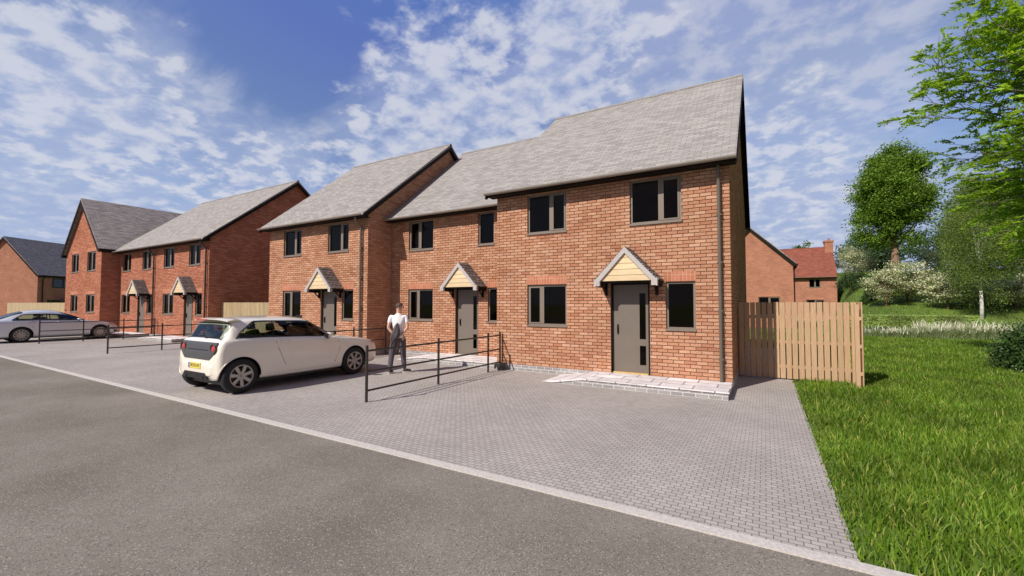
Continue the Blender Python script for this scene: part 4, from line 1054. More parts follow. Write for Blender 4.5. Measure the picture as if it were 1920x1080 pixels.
def white_car():
    root = thing('hatchback_car', (-9.085, -5.95, 0), 'small white three-door hatchback parked nose to the houses', 'car', rz=R(90))
    # s     zb   w    zbelt wt   zt    crown
    st = [(0,   .36, .60, .56, .50, .60, .02), (.03, .32, .74, .74, .56, .78, .02), (.08, .28, .80, .90, .60, .97, .01), (.14, .26, .825, .98, .62, 1.02, .01), (.20, .25, .838, 1.01, .63, 1.07, .01),
          (.34, .24, .85, 1.03, .63, 1.22, .01), (.46, .24, .855, 1.04, .635, 1.36, .015), (.6, .24, .858, 1.045, .64, 1.415, .03), (1.1, .23, .86, 1.04, .66, 1.44, .05), (1.6, .22, .86, 1.02, .665, 1.44, .05),
          (2.05, .22, .86, 1.0, .655, 1.405, .045), (2.4, .22, .86, .975, .655, 1.25, .035), (2.75, .22, .858, .955, .67, 1.06, .02), (2.95, .22, .855, .94, .70, .965, .03), (3.2, .22, .85, .92, .72, .945, .035),
          (3.6, .22, .84, .87, .70, .89, .03), (3.9, .23, .81, .80, .66, .83, .025), (4.05, .25, .76, .72, .62, .76, .02), (4.14, .28, .66, .60, .56, .66, .01), (4.18, .34, .52, .50, .44, .54, .0)]
    b = Body(st)
    q = lambda x: x if x >= .64 else .64 - (.64 - x)*.66
    bm_ = b.mesh(); bm_.v = [(q(v[0]), v[1], v[2]) for v in bm_.v]
    body = cut_arches(bm_, [(.64, .34), (3.32, .34)], .376, .86, ['paint_white_shell'], root)
    # side glass
    def lo(s): return 1.055 - .03*(s-.6)
    def hi(s): return lo(s) + .012 + min(max((s-.48)*.80, 0), .352, max((2.66-s)*.66, 0))
    q_ = lambda x: x if x >= .64 else .64 - (.64 - x)/.66
    def inwin(c, n):
        s = q_(c.x)
        if .55 < s < 2.58 and abs(c.y) > .5 and lo(s)+.03 < c.z < hi(s)-.03: return True
        if 2.17 < s < 2.84 and abs(c.y) < .60 - .0 and c.z > .9 and n.z > .2 and c.z > .97: return True
        if .225 < s < .43 and abs(c.y) < .55 and c.z > 1.07: return True
        return False
    open_windows(body, inwin)
    cabin(root, .55, 2.45, .42, .6, .72, 2, -1)
    for sd in (-1, 1): obj('side_window', patch(b, .49, 2.65, lo, hi, sd, .006, 44, 9, True, True), ['car_clear_glass', 'car_black'], root, smooth=True, uv=False)
    for sd in (-1, 1):
        strip(b, [(1.28, b.u_at_z(1.28, 1.04)), (1.30, .95-.07)], sd, 'car_black', 'door_pillar', root, .012, .003)
    # windscreen, tailgate glass
    for nm, sa, sb, u0 in (('windscreen', 2.12, 2.88, .885), ('rear_window', .19, .47, .885)):
        m = MB(); G = []
        for i in range(13):
            s = sa + (sb-sa)*i/12; G.append([b.pt(s, u0 + (1-u0)*j/6, 1, .005) for j in range(7)] + [b.pt(s, u0 + (1-u0)*j/6, -1, .005) for j in range(5, -1, -1)])
        m.grid(G)
        for i in range(12):
            for j in range(12):
                if i in (0, 11) or j in (0, 11): m.m[i*12+j] = 1
        obj(nm, m, ['car_clear_glass', 'car_black'], root, smooth=True, uv=False)
    # spoiler with brake light
    sp = MB(); G = []
    for i, (s, dz) in enumerate(((.70, .012), (.55, .02), (.42, .014), (.30, -.003))):
        G.append([(s + .05*abs(t)**3*(1 if i > 1 else 0), t*.66, 1.45 + dz - .035*abs(t)**3) for t in np.linspace(-1, 1, 13)])
    G2 = [[(p[0], p[1], p[2]-(.03 if k < 3 else .014)) for p in r] for k, r in enumerate(G)]
    sp.grid(G); sp.grid(G2, flip=True); sp.grid([G[3], G2[3]]); sp.grid([[r[0] for r in G], [r[0] for r in G2]]); sp.grid([[r[-1] for r in G], [r[-1] for r in G2]])
    so = obj('spoiler', sp, 'paint_white', root, smooth=False, uv=False)
    bl = MB(); bl.box(.285, .302, -.2, .2, 1.425, 1.447); obj('brake_light', bl, 'lamp_red', so, uv=False)
    # dark rear panel with round lamp housings
    m = MB(); G = []
    for i in range(11):
        s = .010 + (.104-.010)*i/10; wv = (.70, .82, .90, .95, .98, 1, 1, 1, .99, .97, .93)[i]
        G.append([(b.pt(s, 1, 1, 0)[0] - .018, t*.69*wv, b.pt(s, .93, 1)[1+1] + .012) for t in np.linspace(-1, 1, 17)])
    m.grid(G, flip=True)
    e = [[(p[0]+.05, p[1]*1.01, p[2]) for p in (r[0], r[-1])] for r in G]
    m.grid([[r[0] for r in G], [x_[0] for x_ in e]]); m.grid([[r[-1] for r in G], [x_[1] for x_ in e]], flip=True); m.grid([G[0], [(p[0]+.05, p[1], p[2]) for p in G[0]]]); m.grid([G[-1], [(p[0]+.05, p[1], p[2]) for p in G[-1]]], flip=True)
    pn = obj('tailgate_panel', m, 'rear_panel_grey', root, smooth=False, uv=False)
    rb = MB(); rb.box(.018, .034, -.4, .4, .845, .86); obj('trim_bar', rb, 'car_black', pn, uv=False)
    for sd in (-1, 1):
        tl = MB(); tl.lathe([(-.03, .115), (-.035, .108), (-.01, .1), (.06, .09)], 24, 'x'); tl.lathe([(-.03, .001), (-.028, .035), (-.018, .06), (-.008, .078), (.0, .092)], 24, 'x', mi=1)
        tl.v = [(.045 + v[0], sd*.60 + v[1]*.95, .875 + v[2]*.9) for v in tl.v]
        obj('tail_light', tl, ['rear_panel_grey', 'lamp_red'], root, smooth=True, uv=False)
    # number plate
    pl = MB(); pl.box(-.052, -.02, -.235, .235, .49, .60); po = obj('number_plate', pl, 'plate_yellow', root, uv=False)
    pb = MB(); pb.box(-.0535, -.0515, .185, .235, .49, .60); obj('plate_band', pb, 'plate_blue', po, uv=False)
    cu = bpy.data.curves.new('plate_text', 'FONT'); cu.body = '28OXOAP'; cu.size = .088; cu.align_x = 'CENTER'; cu.align_y = 'CENTER'; cu.offset = .001
    to = bpy.data.objects.new('tmp', cu); COL.objects.link(to); dg = bpy.context.evaluated_depsgraph_get(); tm = bpy.data.meshes.new_from_object(to.evaluated_get(dg)); bpy.data.objects.remove(to)
    w0 = max(v.co.x for v in tm.vertices)*2; k = .37/w0
    tm.transform(Matrix(((0, 0, -1, -.0535), (-k, 0, 0, -.022), (0, 1, 0, .547), (0, 0, 0, 1))))
    tm.materials.append(MAT['plate_text']); tt = bpy.data.objects.new('plate_lettering', tm); COL.objects.link(tt); tt.parent = po
    # lower diffuser
    df = MB(); df.prism_x([(-.50, .30), (.50, .30), (.40, .42), (-.40, .42)], -.045, .12); obj('diffuser', df, 'car_black', root, uv=False)
    ex = MB()
    for sd in (-1, 1): ex.tube([(-.06, sd*.33, .33), (.1, sd*.33, .33)], .028, 12)
    obj('exhaust', ex, 'car_black', root, uv=False)
    # sills, arches trim, door lines, handle, mirror, lamps
    for sd in (-1, 1):
        for cx_ in (.64, 3.32):
            ar = MB(); pts = []
            for i in range(25):
                a = R(-8) + R(196)*i/24; s = cx_ + .388*math.cos(a); z = .34 + .388*math.sin(a)
                z = max(z, .27); se = s if s >= .64 else .64 - (.64 - s)/.66; u = b.u_at_z(se, z, .1, .66); pp = b.pt(se, u, sd, -.002); pts.append((s, pp[1], pp[2]))
            ar.tube(pts, .013, 6); obj('arch_trim', ar, 'paint_white', root, smooth=True, uv=False)
        strip(b, [(1.36, .69), (1.32, .6), (1.38, .5), (1.52, .35), (1.62, .22)], sd, 'car_black', 'door_seam', root, .005, -.001)
        strip(b, [(2.62, .7), (2.86, .6), (2.88, .48), (2.75, .3), (2.7, .2)], sd, 'car_black', 'door_seam', root, .005, -.001)
        strip(b, [(1.0, .22), (1.8, .215), (2.7, .22)], sd, 'paint_white', 'side_skirt', root, .02, -.004)
        h = MB(); h.tube([b.pt(1.42, .60, sd, .006), b.pt(1.47, .60, sd, .028), b.pt(1.56, .60, sd, .028), b.pt(1.62, .60, sd, .006)], .013, 6); obj('door_handle', h, 'paint_white', root, smooth=True, uv=False)
        mr = MB(); mr.lathe([(-.07, .001), (-.06, .05), (-.02, .075), (.03, .07), (.06, .045), (.07, .001)], 16, 'x')
        mr.v = [(2.52 + v[0]*1.0, sd*(.93 + v[1]*1.1), 1.03 + v[2]*.85) for v in mr.v]
        mo = obj('wing_mirror', mr, 'paint_white', root, smooth=True, uv=False)
        ms = MB(); ms.tube([(2.54, sd*.84, .965), (2.53, sd*.91, .98)], .03, 8); ms.box(2.44, 2.462, min(sd*.87, sd*.99), max(sd*.87, sd*.99), .98, 1.075); obj('mirror_foot', ms, 'car_black', mo, uv=False)
        hl = patch(b, 3.86, 4.07, lambda s: .60 + (s-3.86)*.2, lambda s: .705 - (s-3.86)*.12, sd, .008, 8, 4, False)
        obj('headlight', hl, 'lamp_clear', root, smooth=True, uv=False)
    wp = MB(); wp.box(2.93, 3.0, -.5, .5, .985, .995); obj('wiper_cowl', wp, 'car_black', root, uv=False)
    wr = MB(); wr.tube([(.185, -.05, 1.07), (.16, -.1, 1.085), (.2, -.42, 1.10)], .009, 6); obj('rear_wiper', wr, 'car_black', root, uv=False)
    us = MB(); us.box(.3, 3.9, -.62, .62, .17, .25); obj('underside', us, 'car_black', root, uv=False)
    for s in (.64, 3.32):
        if s < 1:
            todo = [o for c in root.children for o in [c, *c.children] if not o.name.startswith(('body', 'arch_trim', 'wheel', 'rim', 'brake'))]
            for o in todo:
                for v in o.data.vertices: v.co.x = q(v.co.x)
        for sd in (-1, 1): wheel(root, (s, sd*.855, .34), sd, .34, .2, 7, (0, 0, 0), .22)
white_car()
def silver_car():
    root = thing('saloon_car', (-28.88, -5.55, 0), 'silver four-door saloon parked behind the far railing', 'car', rz=R(90))
    st = [(0, .40, .55, .66, .48, .70, .01), (.04, .34, .70, .84, .58, .90, .01), (.12, .28, .79, .93, .62, .985, .01), (.3, .25, .84, .95, .63, 1.03, .015), (.6, .23, .87, .96, .60, 1.14, .02),
          (.95, .22, .885, .965, .575, 1.29, .03), (1.35, .22, .89, .965, .57, 1.375, .045), (1.8, .21, .89, .96, .585, 1.40, .05), (2.2, .21, .89, .95, .59, 1.37, .045), (2.6, .21, .89, .935, .60, 1.25, .03),
          (3.0, .21, .888, .915, .63, 1.07, .02), (3.3, .21, .885, .89, .70, .93, .03), (3.7, .21, .875, .84, .72, .865, .03), (4.1, .22, .85, .76, .68, .79, .025), (4.35, .25, .78, .66, .62, .71, .02), (4.48, .3, .62, .52, .52, .58, .01), (4.54, .36, .45, .44, .4, .48, 0)]
    b = Body(st)
    sbody = cut_arches(b.mesh(80, 40), [(1.08, .34), (3.72, .34)], .375, .89, ['paint_silver_shell'], root)
    def lo(s): return .985 - .018*(s-.9)
    def hi(s): return lo(s) + .01 + min(max((s-.78)*.75, 0), .29*(1-.35*((s-1.75)/1.1)**2), max((3.14-s)*.50, 0))
    open_windows(sbody, lambda c, n: (.9 < c.x < 3.02 and abs(c.y) > .5 and lo(c.x)+.03 < c.z < hi(c.x)-.03) or (2.42 < c.x < 3.1 and abs(c.y) < .5 and c.z > 1.0 and n.z > .2) or (.5 < c.x < 1.08 and abs(c.y) < .5 and c.z > 1.05))
    cabin(root, 1.0, 2.75, .38, .6, .74, 2, -1)
    for sd in (-1, 1):
        obj('side_window', patch(b, .80, 3.12, lo, hi, sd, .006, 44, 9, True, True), ['car_clear_glass', 'car_black'], root, smooth=True, uv=False)
        m = MB(); pts = [b.pt(s, b.u_at_z(s, hi(s)), sd, .007) for s in np.linspace(.80, 3.12, 24)]; m.tube(pts, .009, 5)
        m.tube([b.pt(s, b.u_at_z(s, lo(s)), sd, .007) for s in np.linspace(.80, 3.12, 12)], .007, 5); obj('window_trim', m, 'car_black', root, uv=False)
        for s in (1.88, 1.98):
            strip(b, [(s, b.u_at_z(s, lo(s))), (s-.02, b.u_at_z(s, hi(s)))], sd, 'car_black', 'door_pillar', root, .02, .003)
        strip(b, [(1.98, .7), (2.0, .5), (1.98, .2)], sd, 'car_black', 'door_seam', root, .0035, -.001)
        strip(b, [(3.1, .7), (3.15, .5), (3.05, .2)], sd, 'car_black', 'door_seam', root, .0035, -.001)
        strip(b, [(1.15, .69), (1.3, .6), (1.45, .45)], sd, 'car_black', 'door_seam', root, .005, -.001)
        for s in (1.3, 2.2):
            h = MB(); h.tube([b.pt(s, .62, sd, .004), b.pt(s+.04, .62, sd, .03), b.pt(s+.15, .62, sd, .03), b.pt(s+.19, .62, sd, .004)], .013, 6); obj('door_handle', h, 'car_chrome', root, smooth=True, uv=False)
        mr = MB(); mr.lathe([(-.08, .001), (-.06, .05), (0, .07), (.05, .05), (.08, .001)], 16, 'x'); mr.v = [(2.93 + v[0], sd*(.96 + v[1]*1.2), 1.0 + v[2]*.75) for v in mr.v]
        mo = obj('wing_mirror', mr, 'paint_silver', root, smooth=True, uv=False); ms = MB(); ms.tube([(2.95, sd*.86, .94), (2.94, sd*.94, .96)], .03, 8); obj('mirror_foot', ms, 'car_black', mo, uv=False)
        obj('tail_light', patch(b, .02, .42, lambda s: .60, lambda s: .70 - .03*(s/.4), sd, .006, 8, 4, False), 'lamp_red', root, smooth=True, uv=False)
        obj('headlight', patch(b, 4.05, 4.42, lambda s: .60 + (s-4.05)*.05, lambda s: .70 - (s-4.05)*.05, sd, .008, 8, 4, False), 'lamp_clear', root, smooth=True, uv=False)
        obj('fog_lamp', patch(b, 4.25, 4.42, lambda s: .27, lambda s: .38, sd, .006, 5, 3, False), 'car_black', root, smooth=True, uv=False)
    for nm, sa, sb in (('windscreen', 2.35, 3.2), ('rear_window', .38, 1.15)):
        m = MB(); G = []
        for i in range(13):
            s = sa + (sb-sa)*i/12; G.append([b.pt(s, .9 + .1*j/6, 1, .005) for j in range(7)] + [b.pt(s, .9 + .1*j/6, -1, .005) for j in range(5, -1, -1)])
        m.grid(G)
        for i in range(12):
            for j in range(12):
                if i in (0, 11) or j in (0, 11): m.m[i*12+j] = 1
        obj(nm, m, ['car_clear_glass', 'car_black'], root, smooth=True, uv=False)
    us = MB(); us.box(.3, 4.2, -.64, .64, .17, .25); obj('underside', us, 'car_black', root, uv=False)
    for s in (1.08, 3.72):
        for sd in (-1, 1): wheel(root, (s, sd*.88, .335), sd, .335, .21, 12, (0, 0, 0), .24)
silver_car()

# ------------------------------------------------------------------ the walking man (back to the camera, hands clasped behind, head to the right)
def skin_mesh(name, chains, mat, parent, org, lv=2, smooth=True):
    """chains: list of [(x,y,z,r), ...]; shared points merge"""
    V = []; Rr = []; E = []; idx = {}
    def vid(p):
        k = (round(p[0], 4), round(p[1], 4), round(p[2], 4))
        if k not in idx:
            idx[k] = len(V); V.append(tuple(p[:3])); Rr.append(p[3] if isinstance(p[3], tuple) else (p[3], p[3]))
        return idx[k]
    for c in chains:
        ids = [vid(p) for p in c]
        for a, b_ in zip(ids, ids[1:]): E.append((a, b_))
    me = bpy.data.meshes.new(name); me.from_pydata([tuple(np.array(v)-np.array(org)) for v in V], E, [])
    o = bpy.data.objects.new(name, me); COL.objects.link(o)
    md = o.modifiers.new('skin', 'SKIN'); md.use_smooth_shade = True
    for i, sv in enumerate(me.skin_vertices[0].data): sv.radius = Rr[i]; sv.use_root = (i == 0)
    ss = o.modifiers.new('sub', 'SUBSURF'); ss.levels = lv; ss.render_levels = lv
    dg = bpy.context.evaluated_depsgraph_get(); dg.update()
    nm = bpy.data.meshes.new_from_object(o.evaluated_get(dg)); o.modifiers.clear(); o.data = nm; nm.shade_smooth()
    nm.materials.clear(); nm.materials.append(MAT[mat])
    if parent is not None: o.parent = parent
    return o
def man():
    X, Y = -7.47, -1.92
    root = thing('person', (X, Y, 0), 'man in white T-shirt and grey trousers, seen from behind, hands clasped behind his back', 'person')
    org = (X, Y, 0)
    # frame: +y is the way he faces, turned a little to the right; build with side axis a and forward axis f
    ang = R(38); ca, sa = math.cos(ang), math.sin(ang)
    def W(s, f, z, r): return (X + s*ca - f*sa, Y + s*sa + f*ca, z, r)
    pelvis = W(0, 0, .95, (.12, .09)); waist = W(0, .0, 1.10, (.11, .08)); chest = W(0, .0, 1.30, (.13, .09)); neckb = W(0, -.005, 1.46, (.06, .055)); neck = W(.005, .01, 1.525, (.062, .062))
    h1 = W(.012, .03, 1.59, (.076, .088)); h2 = W(.016, .035, 1.672, (.083, .098)); h3 = W(.016, .03, 1.738, (.064, .078))
    ch = [[pelvis, waist, chest, neckb, neck, h1, h2, h3]]
    for sd in (-1, 1):
        sh = W(sd*.18, -.005, 1.43, (.055, .054)); el = W(sd*.24, -.10, 1.15, (.036, .038)); wr = W(sd*.085, -.165, .965, (.026, .03)); pm = W(sd*.03, -.175, .94, (.022, .038))
        ch.append([chest, sh, el, wr, pm])
        # five fingers curling over the other hand
        for k in range(4):
            z = .962 - .018*k; ch.append([pm, W(sd*-.012, -.19, z, (.010, .010)), W(sd*-.045, -.195, z-.008, (.009, .009)), W(sd*-.062, -.178, z-.018, (.008, .008))])
        ch.append([pm, W(sd*.02, -.2, .975, (.011, .011)), W(sd*-.008, -.212, .985, (.009, .009))])
    hipL, hipR = W(-.09, 0, .90, (.095, .10)), W(.09, 0, .90, (.095, .10))
    ftL = W(-.185, -.115, .09, (.035, .04)); ftR = W(.155, .05, .09, (.035, .04))
    knL = W(-.15, -.03, .50, (.062, .064)); knR = W(.12, .05, .50, (.062, .064))
    for hp, kn, ft, tx in ((hipL, knL, ftL, -.03), (hipR, knR, ftR, .05)):
        ch.append([pelvis, hp, kn, ft])
    skin_mesh('body', ch, 'skin', root, org)
    # clothing: slightly larger shells over the body
    g = lambda p, k, dz=0: (p[0], p[1], p[2]+dz, (p[3][0]*k, p[3][1]*k))
    tc = [[W(0, 0, .87, (.16, .125)), W(0, 0, .93, (.165, .128)), W(0, 0, 1.02, (.158, .122)), W(0, 0, 1.1, (.154, .116)), W(0, 0, 1.3, (.18, .127)), W(0, -.005, 1.44, (.14, .105)), W(0, .0, 1.525, (.072, .07))]]
    for sd in (-1, 1):
        tc.append([W(0, 0, 1.3, (.18, .127)), W(sd*.185, -.005, 1.435, (.072, .07)), W(sd*.208, -.045, 1.31, (.052, .055)), W(sd*.222, -.062, 1.235, (.049, .051))])
    skin_mesh('shirt', tc, 'shirt_white', root, org)
    pc = [[W(0, 0, 1.0, (.158, .122)), W(0, 0, .93, (.168, .13))]]
    for hp, kn, ft in ((hipL, knL, ftL), (hipR, knR, ftR)):
        a = np.array(kn[:3]); c = np.array(ft[:3]); m1 = a*.5 + c*.5
        pc.append([W(0, 0, .93, (.168, .13)), g(hp, 1.16), g(kn, 1.24), (m1[0], m1[1], m1[2], (.066, .068)), (ft[0], ft[1], .085, (.058, .06))])
    skin_mesh('trousers', pc, 'trouser_grey', root, org)
    for ft, tx in ((ftL, -.03), (ftR, .05)):
        dx, dy = (-.45, .89) if tx < 0 else (.55, .83); heel = (ft[0] - .045*dx, ft[1] - .045*dy, .055, (.044, .036)); mid = (ft[0]+.04*dx, ft[1]+.04*dy, .062, (.052, .046)); toe = (ft[0] + .18*dx, ft[1] + .18*dy, .044, (.048, .03))
        so = skin_mesh('shoe', [[heel, mid, toe]], 'shoe_dark', root, org)
        s = MB(); n = 14; ax = np.array([toe[0]-heel[0], toe[1]-heel[1]]); L_ = np.linalg.norm(ax); ax /= L_; bx = np.array([ax[1], -ax[0]]); c0 = np.array([(toe[0]+heel[0])/2, (toe[1]+heel[1])/2])
        ring = [c0 + ax*math.cos(2*math.pi*i/n)*(L_/2+.036) + bx*math.sin(2*math.pi*i/n)*.045 for i in range(n)]
        k = len(s.v); s.v = [(p[0], p[1], .003) for p in ring] + [(p[0], p[1], .03) for p in ring]
        for i in range(n): j = (i+1) % n; s.f.append((i, j, n+j, n+i)); s.m.append(0)
        s.f.append(tuple(range(n))[::-1]); s.m.append(0); s.f.append(tuple(range(n, 2*n))); s.m.append(0)
        o = obj('sole', s, 'shoe_sole', None, uv=False, org=org); o.location = (0, 0, 0); o.parent = so
    # hair cap, ears, nose, spectacles (head turned to his right)
    hx = W(.016, .03, 1.672, 0); hc = Vector(hx[:3]); fd = Vector((math.sin(R(58)), math.cos(R(58)), 0)); sdv = Vector((fd.y, -fd.x, 0))
    hm = MB(); G = []
    for i in range(9):
        th = math.pi*.62*i/8
        row = []
        for j in range(25):
            ph = 2*math.pi*j/24; d = fd*math.cos(ph) + sdv*math.sin(ph)
            rr = .098*(1 + .03*max(0, math.cos(ph))); th2 = th*(1.12 - .62*max(0, math.cos(ph)))
            row.append(tuple(hc + Vector((0, 0, .02)) + d*rr*math.sin(th2) + Vector((0, 0, .095*math.cos(th2)))))
        G.append(row)
    hm.grid(G); obj('hair', hm, 'hair_brown', root, smooth=True, uv=False)
    fc = MB(); nz = hc + fd*.1 + Vector((0, 0, -.025)); fc.tube([nz + Vector((0, 0, .03)) - fd*.012, nz + fd*.008, nz + Vector((0, 0, -.012)) - fd*.012], [.006, .013, .008], 8)
    for s_ in (-1, 1):
        e = hc + sdv*s_*.083 - fd*.0 + Vector((0, 0, -.02)); fc.tube([e + Vector((0, 0, .028)), e + sdv*s_*.01, e + Vector((0, 0, -.028))], [.008, .014, .007], 7)
    ln = hc + fd*.088 + Vector((0, 0, -.062)); fc.tube([ln - sdv*.022, ln + fd*.004, ln + sdv*.022], [.003, .007, .003], 6)
    obj('face', fc, 'skin', root, smooth=True, uv=False)
    gl = MB(); ey = hc + fd*.1 + Vector((0, 0, .0))
    for s_ in (-1, 1):
        c = ey + sdv*s_*.035; gl.tube([c + (sdv*math.cos(t)*.024 + Vector((0, 0, math.sin(t)*.017))) for t in np.linspace(0, 2*math.pi, 13)], .0028, 5, cap=False)
        gl.tube([c + sdv*s_*.024, hc + sdv*s_*.09 + Vector((0, 0, .005))], .0028, 5)
    gl.tube([ey - sdv*.011, ey + sdv*.011], .0028, 5); obj('spectacles', gl, 'spectacle_black', root, uv=False)
    # jacket hanging from the hands, a fold reaching up the back and one end hanging down the left
    prof = [(1.27, .016, -.0, .19), (1.22, .045, -.01, .20), (1.13, .078, -.02, .21), (1.03, .108, -.035, .222), (.96, .115, -.05, .235), (.91, .105, -.065, .235), (.86, .07, -.095, .225), (.80, .04, -.125, .21), (.73, .026, -.14, .2), (.66, .014, -.145, .2)]
    G = []
    for z, hw, cs, dp in prof:
        row = []
        for i in range(25):
            t = 2*math.pi*i/24; fold = 1 + .22*math.sin(5*t + z*9)*(1 if 3 < i < 21 else .4)
            row.append(W(cs + hw*math.cos(t), -(dp + (.026 + hw*.28)*math.sin(t)*fold), z, 0)[:3])
        G.append(row)
    jm = MB(); jm.grid(G, flip=True); jm.face(G[0][:-1]); jm.face(G[-1][:-1][::-1])
    obj('jacket', jm, 'jacket_grey', None, smooth=True, uv=False, org=org)
    j = [o for o in bpy.data.objects if o.name.startswith('jacket')][0]
    tag(j, 'dark grey jacket bunched in the walking man\'s hands', 'jacket')
man()

# ------------------------------------------------------------------ camera, sky, sun
cam = bpy.data.cameras.new('camera'); co = bpy.data.objects.new('camera', cam); COL.objects.link(co)
cam.sensor_width = 36; cam.lens = 804.39/1920*36; cam.clip_start = .05; cam.clip_end = 5000
co.location = (.593, -9.897, 1.757)
co.rotation_euler = (R(90+2.105), R(.064)*-1, R(30.514))
sc.camera = co
SUN_EL, SUN_AZ = 41, 22.3
sl = bpy.data.lights.new('sun', 'SUN'); sl.energy = 5.0; sl.angle = R(.5); sl.color = (1, .93, .835)
so = bpy.data.objects.new('sun', sl); COL.objects.link(so); so.rotation_euler = SUNV.to_track_quat('Z', 'Y').to_euler(); so.location = (-10, -30, 30)
w = bpy.data.worlds.new('World'); sc.world = w; w.use_nodes = True; nt = w.node_tree; nt.nodes.clear(); L = nt.links.new; N = nt.nodes.new
out = N('ShaderNodeOutputWorld'); bg = N('ShaderNodeBackground'); bg.inputs[1].default_value = .1; L(bg.outputs[0], out.inputs[0])
sky = N('ShaderNodeTexSky'); sky.sky_type = 'NISHITA'; sky.sun_disc = False; sky.sun_elevation = R(SUN_EL)
sky.sun_rotation = math.atan2(SUNV.x, SUNV.y); sky.air_density = 1.0; sky.dust_density = .6; sky.ozone_density = 3.5
tc = N('ShaderNodeTexCoord'); sep = N('ShaderNodeSeparateXYZ'); L(tc.outputs['Generated'], sep.inputs[0])
def M(op, a, b_=None, c=None):
    n = N('ShaderNodeMath'); n.operation = op
    for i, v in enumerate((a, b_, c)):
        if v is None: continue
        if isinstance(v, (int, float)): n.inputs[i].default_value = v
        else: L(v, n.inputs[i])
    return n.outputs[0]
def smooth(v, a, b_):
    n = N('ShaderNodeMapRange'); n.interpolation_type = 'SMOOTHSTEP'; n.inputs['From Min'].default_value = a; n.inputs['From Max'].default_value = b_; L(v, n.inputs[0]); return n.outputs[0]
zz = M('ADD', M('MAXIMUM', sep.outputs[2], 0), .24)
cx_ = M('DIVIDE', sep.outputs[0], zz); cy_ = M('DIVIDE', sep.outputs[1], zz)
cv = N('ShaderNodeCombineXYZ'); L(cx_, cv.inputs[0]); L(cy_, cv.inputs[1])
def noise(scale, det, rough, off=(0, 0, 0), dist=0, rot=0, sc_=(1, 1, 1)):
    mp = N('ShaderNodeMapping'); mp.inputs['Location'].default_value = off; mp.inputs['Rotation'].default_value = (0, 0, rot); mp.inputs['Scale'].default_value = sc_; L(cv.outputs[0], mp.inputs[0])
    n = N('ShaderNodeTexNoise'); n.inputs['Scale'].default_value = scale; n.inputs['Detail'].default_value = det; n.inputs['Roughness'].default_value = rough; n.inputs['Distortion'].default_value = dist
    L(mp.outputs[0], n.inputs['Vector']); return n.outputs[0]
def lobe(dirv, width):
    d = N('ShaderNodeVectorMath'); d.operation = 'DOT_PRODUCT'; nn = N('ShaderNodeVectorMath'); nn.operation = 'NORMALIZE'; L(tc.outputs['Generated'], nn.inputs[0])
    L(nn.outputs[0], d.inputs[0]); d.inputs[1].default_value = Vector(dirv).normalized(); return smooth(d.outputs['Value'], math.cos(R(width)), 1.0)
PUFF = noise(11, 6, .56, (3.1, 1.7, 0), .1)
MASS = noise(2.0, 4, .5, (.4, 2.2, 0), .2)
WISP = noise(1.6, 7, .62, (7, 3, 0), .5, R(35), (1, 2.6, 1))
# where the cloud fields stand in the sky (directions in the world)
fields = [  # direction, angular radius, weight
    ((-.52, .78, .50), 24, .26), ((-.62, .72, .30), 16, .14), ((-.93, .18, .42), 16, .24), ((-.92, .35, .20), 20, .22), ((-.75, .6, .16), 18, .12),
    ((-.28, .86, .50), 13, .14), ((.05, .90, .48), 20, .15), ((.0, .97, .26), 16, .12), ((-.02, .99, .06), 22, .12),
    ((.0, -.95, .3), 95, -.5), ((0, 0, 1), 48, -.25), ((-.80, .42, .50), 13, -.12), ((-.38, .90, .36), 6, -.12), ((-.16, .93, .44), 7, -.16)]
acc = None
for dv, wd, wt in fields:
    t_ = M('MULTIPLY', lobe(dv, wd), wt); acc = t_ if acc is None else M('ADD', acc, t_)
den = M('ADD', M('ADD', M('MULTIPLY', PUFF, .75), M('MULTIPLY', MASS, .34)), acc)
acc2 = acc
for dv, wd, wt in [((.02, .88, .50), 24, .16), ((.05, .97, .24), 20, .20), ((-.14, .82, .58), 16, .14), ((-.95, .25, .16), 26, .14)]: acc2 = M('ADD', acc2, M('MULTIPLY', lobe(dv, wd), wt))
den2 = M('ADD', M('ADD', M('MULTIPLY', WISP, .9), M('MULTIPLY', MASS, .2)), acc2)
c1 = smooth(den, .68, .90); c2 = M('MULTIPLY', smooth(den2, .62, 1.02), .75)
cov = M('MAXIMUM', c1, c2)
cov = M('MULTIPLY', M('MULTIPLY', cov, .92), smooth(sep.outputs[2], -.02, .03))
shade = N('ShaderNodeMix'); shade.data_type = 'RGBA'; shade.inputs[6].default_value = (4.2, 4.9, 6.9, 1); shade.inputs[7].default_value = (6.8, 7.0, 7.8, 1)
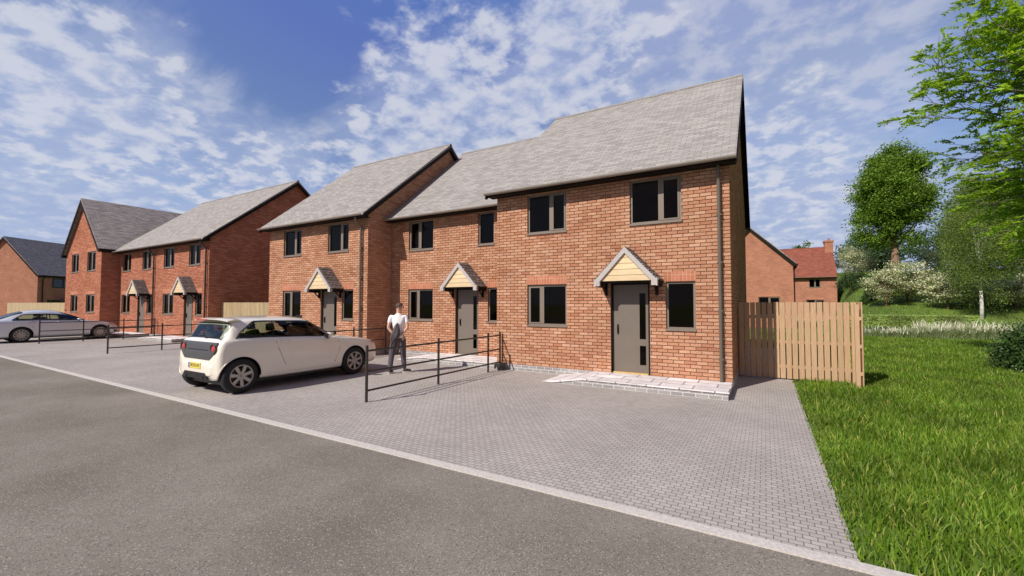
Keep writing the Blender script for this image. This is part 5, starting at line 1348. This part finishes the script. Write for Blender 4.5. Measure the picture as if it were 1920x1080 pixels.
L(smooth(PUFF, .4, .62), shade.inputs[0])
# haze towards the horizon is the sky's own; clouds over it
tint = N('ShaderNodeMix'); tint.data_type = 'RGBA'; tint.blend_type = 'MULTIPLY'; tint.inputs[0].default_value = 1; L(sky.outputs[0], tint.inputs[6]); tint.inputs[7].default_value = (1.25, 1.15, 1.3, 1)
cap = N('ShaderNodeVectorMath'); cap.operation = 'MINIMUM'; cap.inputs[1].default_value = (2.9, 3.9, 6.6); L(tint.outputs[2], cap.inputs[0])
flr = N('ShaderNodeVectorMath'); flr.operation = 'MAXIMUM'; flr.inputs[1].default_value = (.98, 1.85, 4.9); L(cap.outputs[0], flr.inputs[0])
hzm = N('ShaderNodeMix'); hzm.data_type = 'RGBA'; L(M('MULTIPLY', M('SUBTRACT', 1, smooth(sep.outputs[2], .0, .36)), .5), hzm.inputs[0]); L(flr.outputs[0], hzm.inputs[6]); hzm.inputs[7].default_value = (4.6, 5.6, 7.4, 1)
# grey tint added to the unseen sky behind and right, to neutralise fill light
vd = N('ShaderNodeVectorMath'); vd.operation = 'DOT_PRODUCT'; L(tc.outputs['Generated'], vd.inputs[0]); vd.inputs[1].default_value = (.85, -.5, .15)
fill_tint = N('ShaderNodeMix'); fill_tint.data_type = 'RGBA'; L(M('MULTIPLY', smooth(vd.outputs['Value'], .02, .5), .85), fill_tint.inputs[0]); L(hzm.outputs[2], fill_tint.inputs[6]); fill_tint.inputs[7].default_value = (2.7, 2.3, 2.8, 1)
mix = N('ShaderNodeMix'); mix.data_type = 'RGBA'; L(M('MULTIPLY', cov, .9), mix.inputs[0]); L(fill_tint.outputs[2], mix.inputs[6]); L(shade.outputs[2], mix.inputs[7])
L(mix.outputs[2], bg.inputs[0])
sc.view_settings.view_transform = 'Standard'; sc.view_settings.look = 'None'; sc.view_settings.gamma = 1; sc.view_settings.exposure = 0
sc.cycles.use_denoising = True; sc.cycles.max_bounces = 8; sc.cycles.transparent_max_bounces = 12
sc.cycles.caustics_reflective = False; sc.cycles.caustics_refractive = False
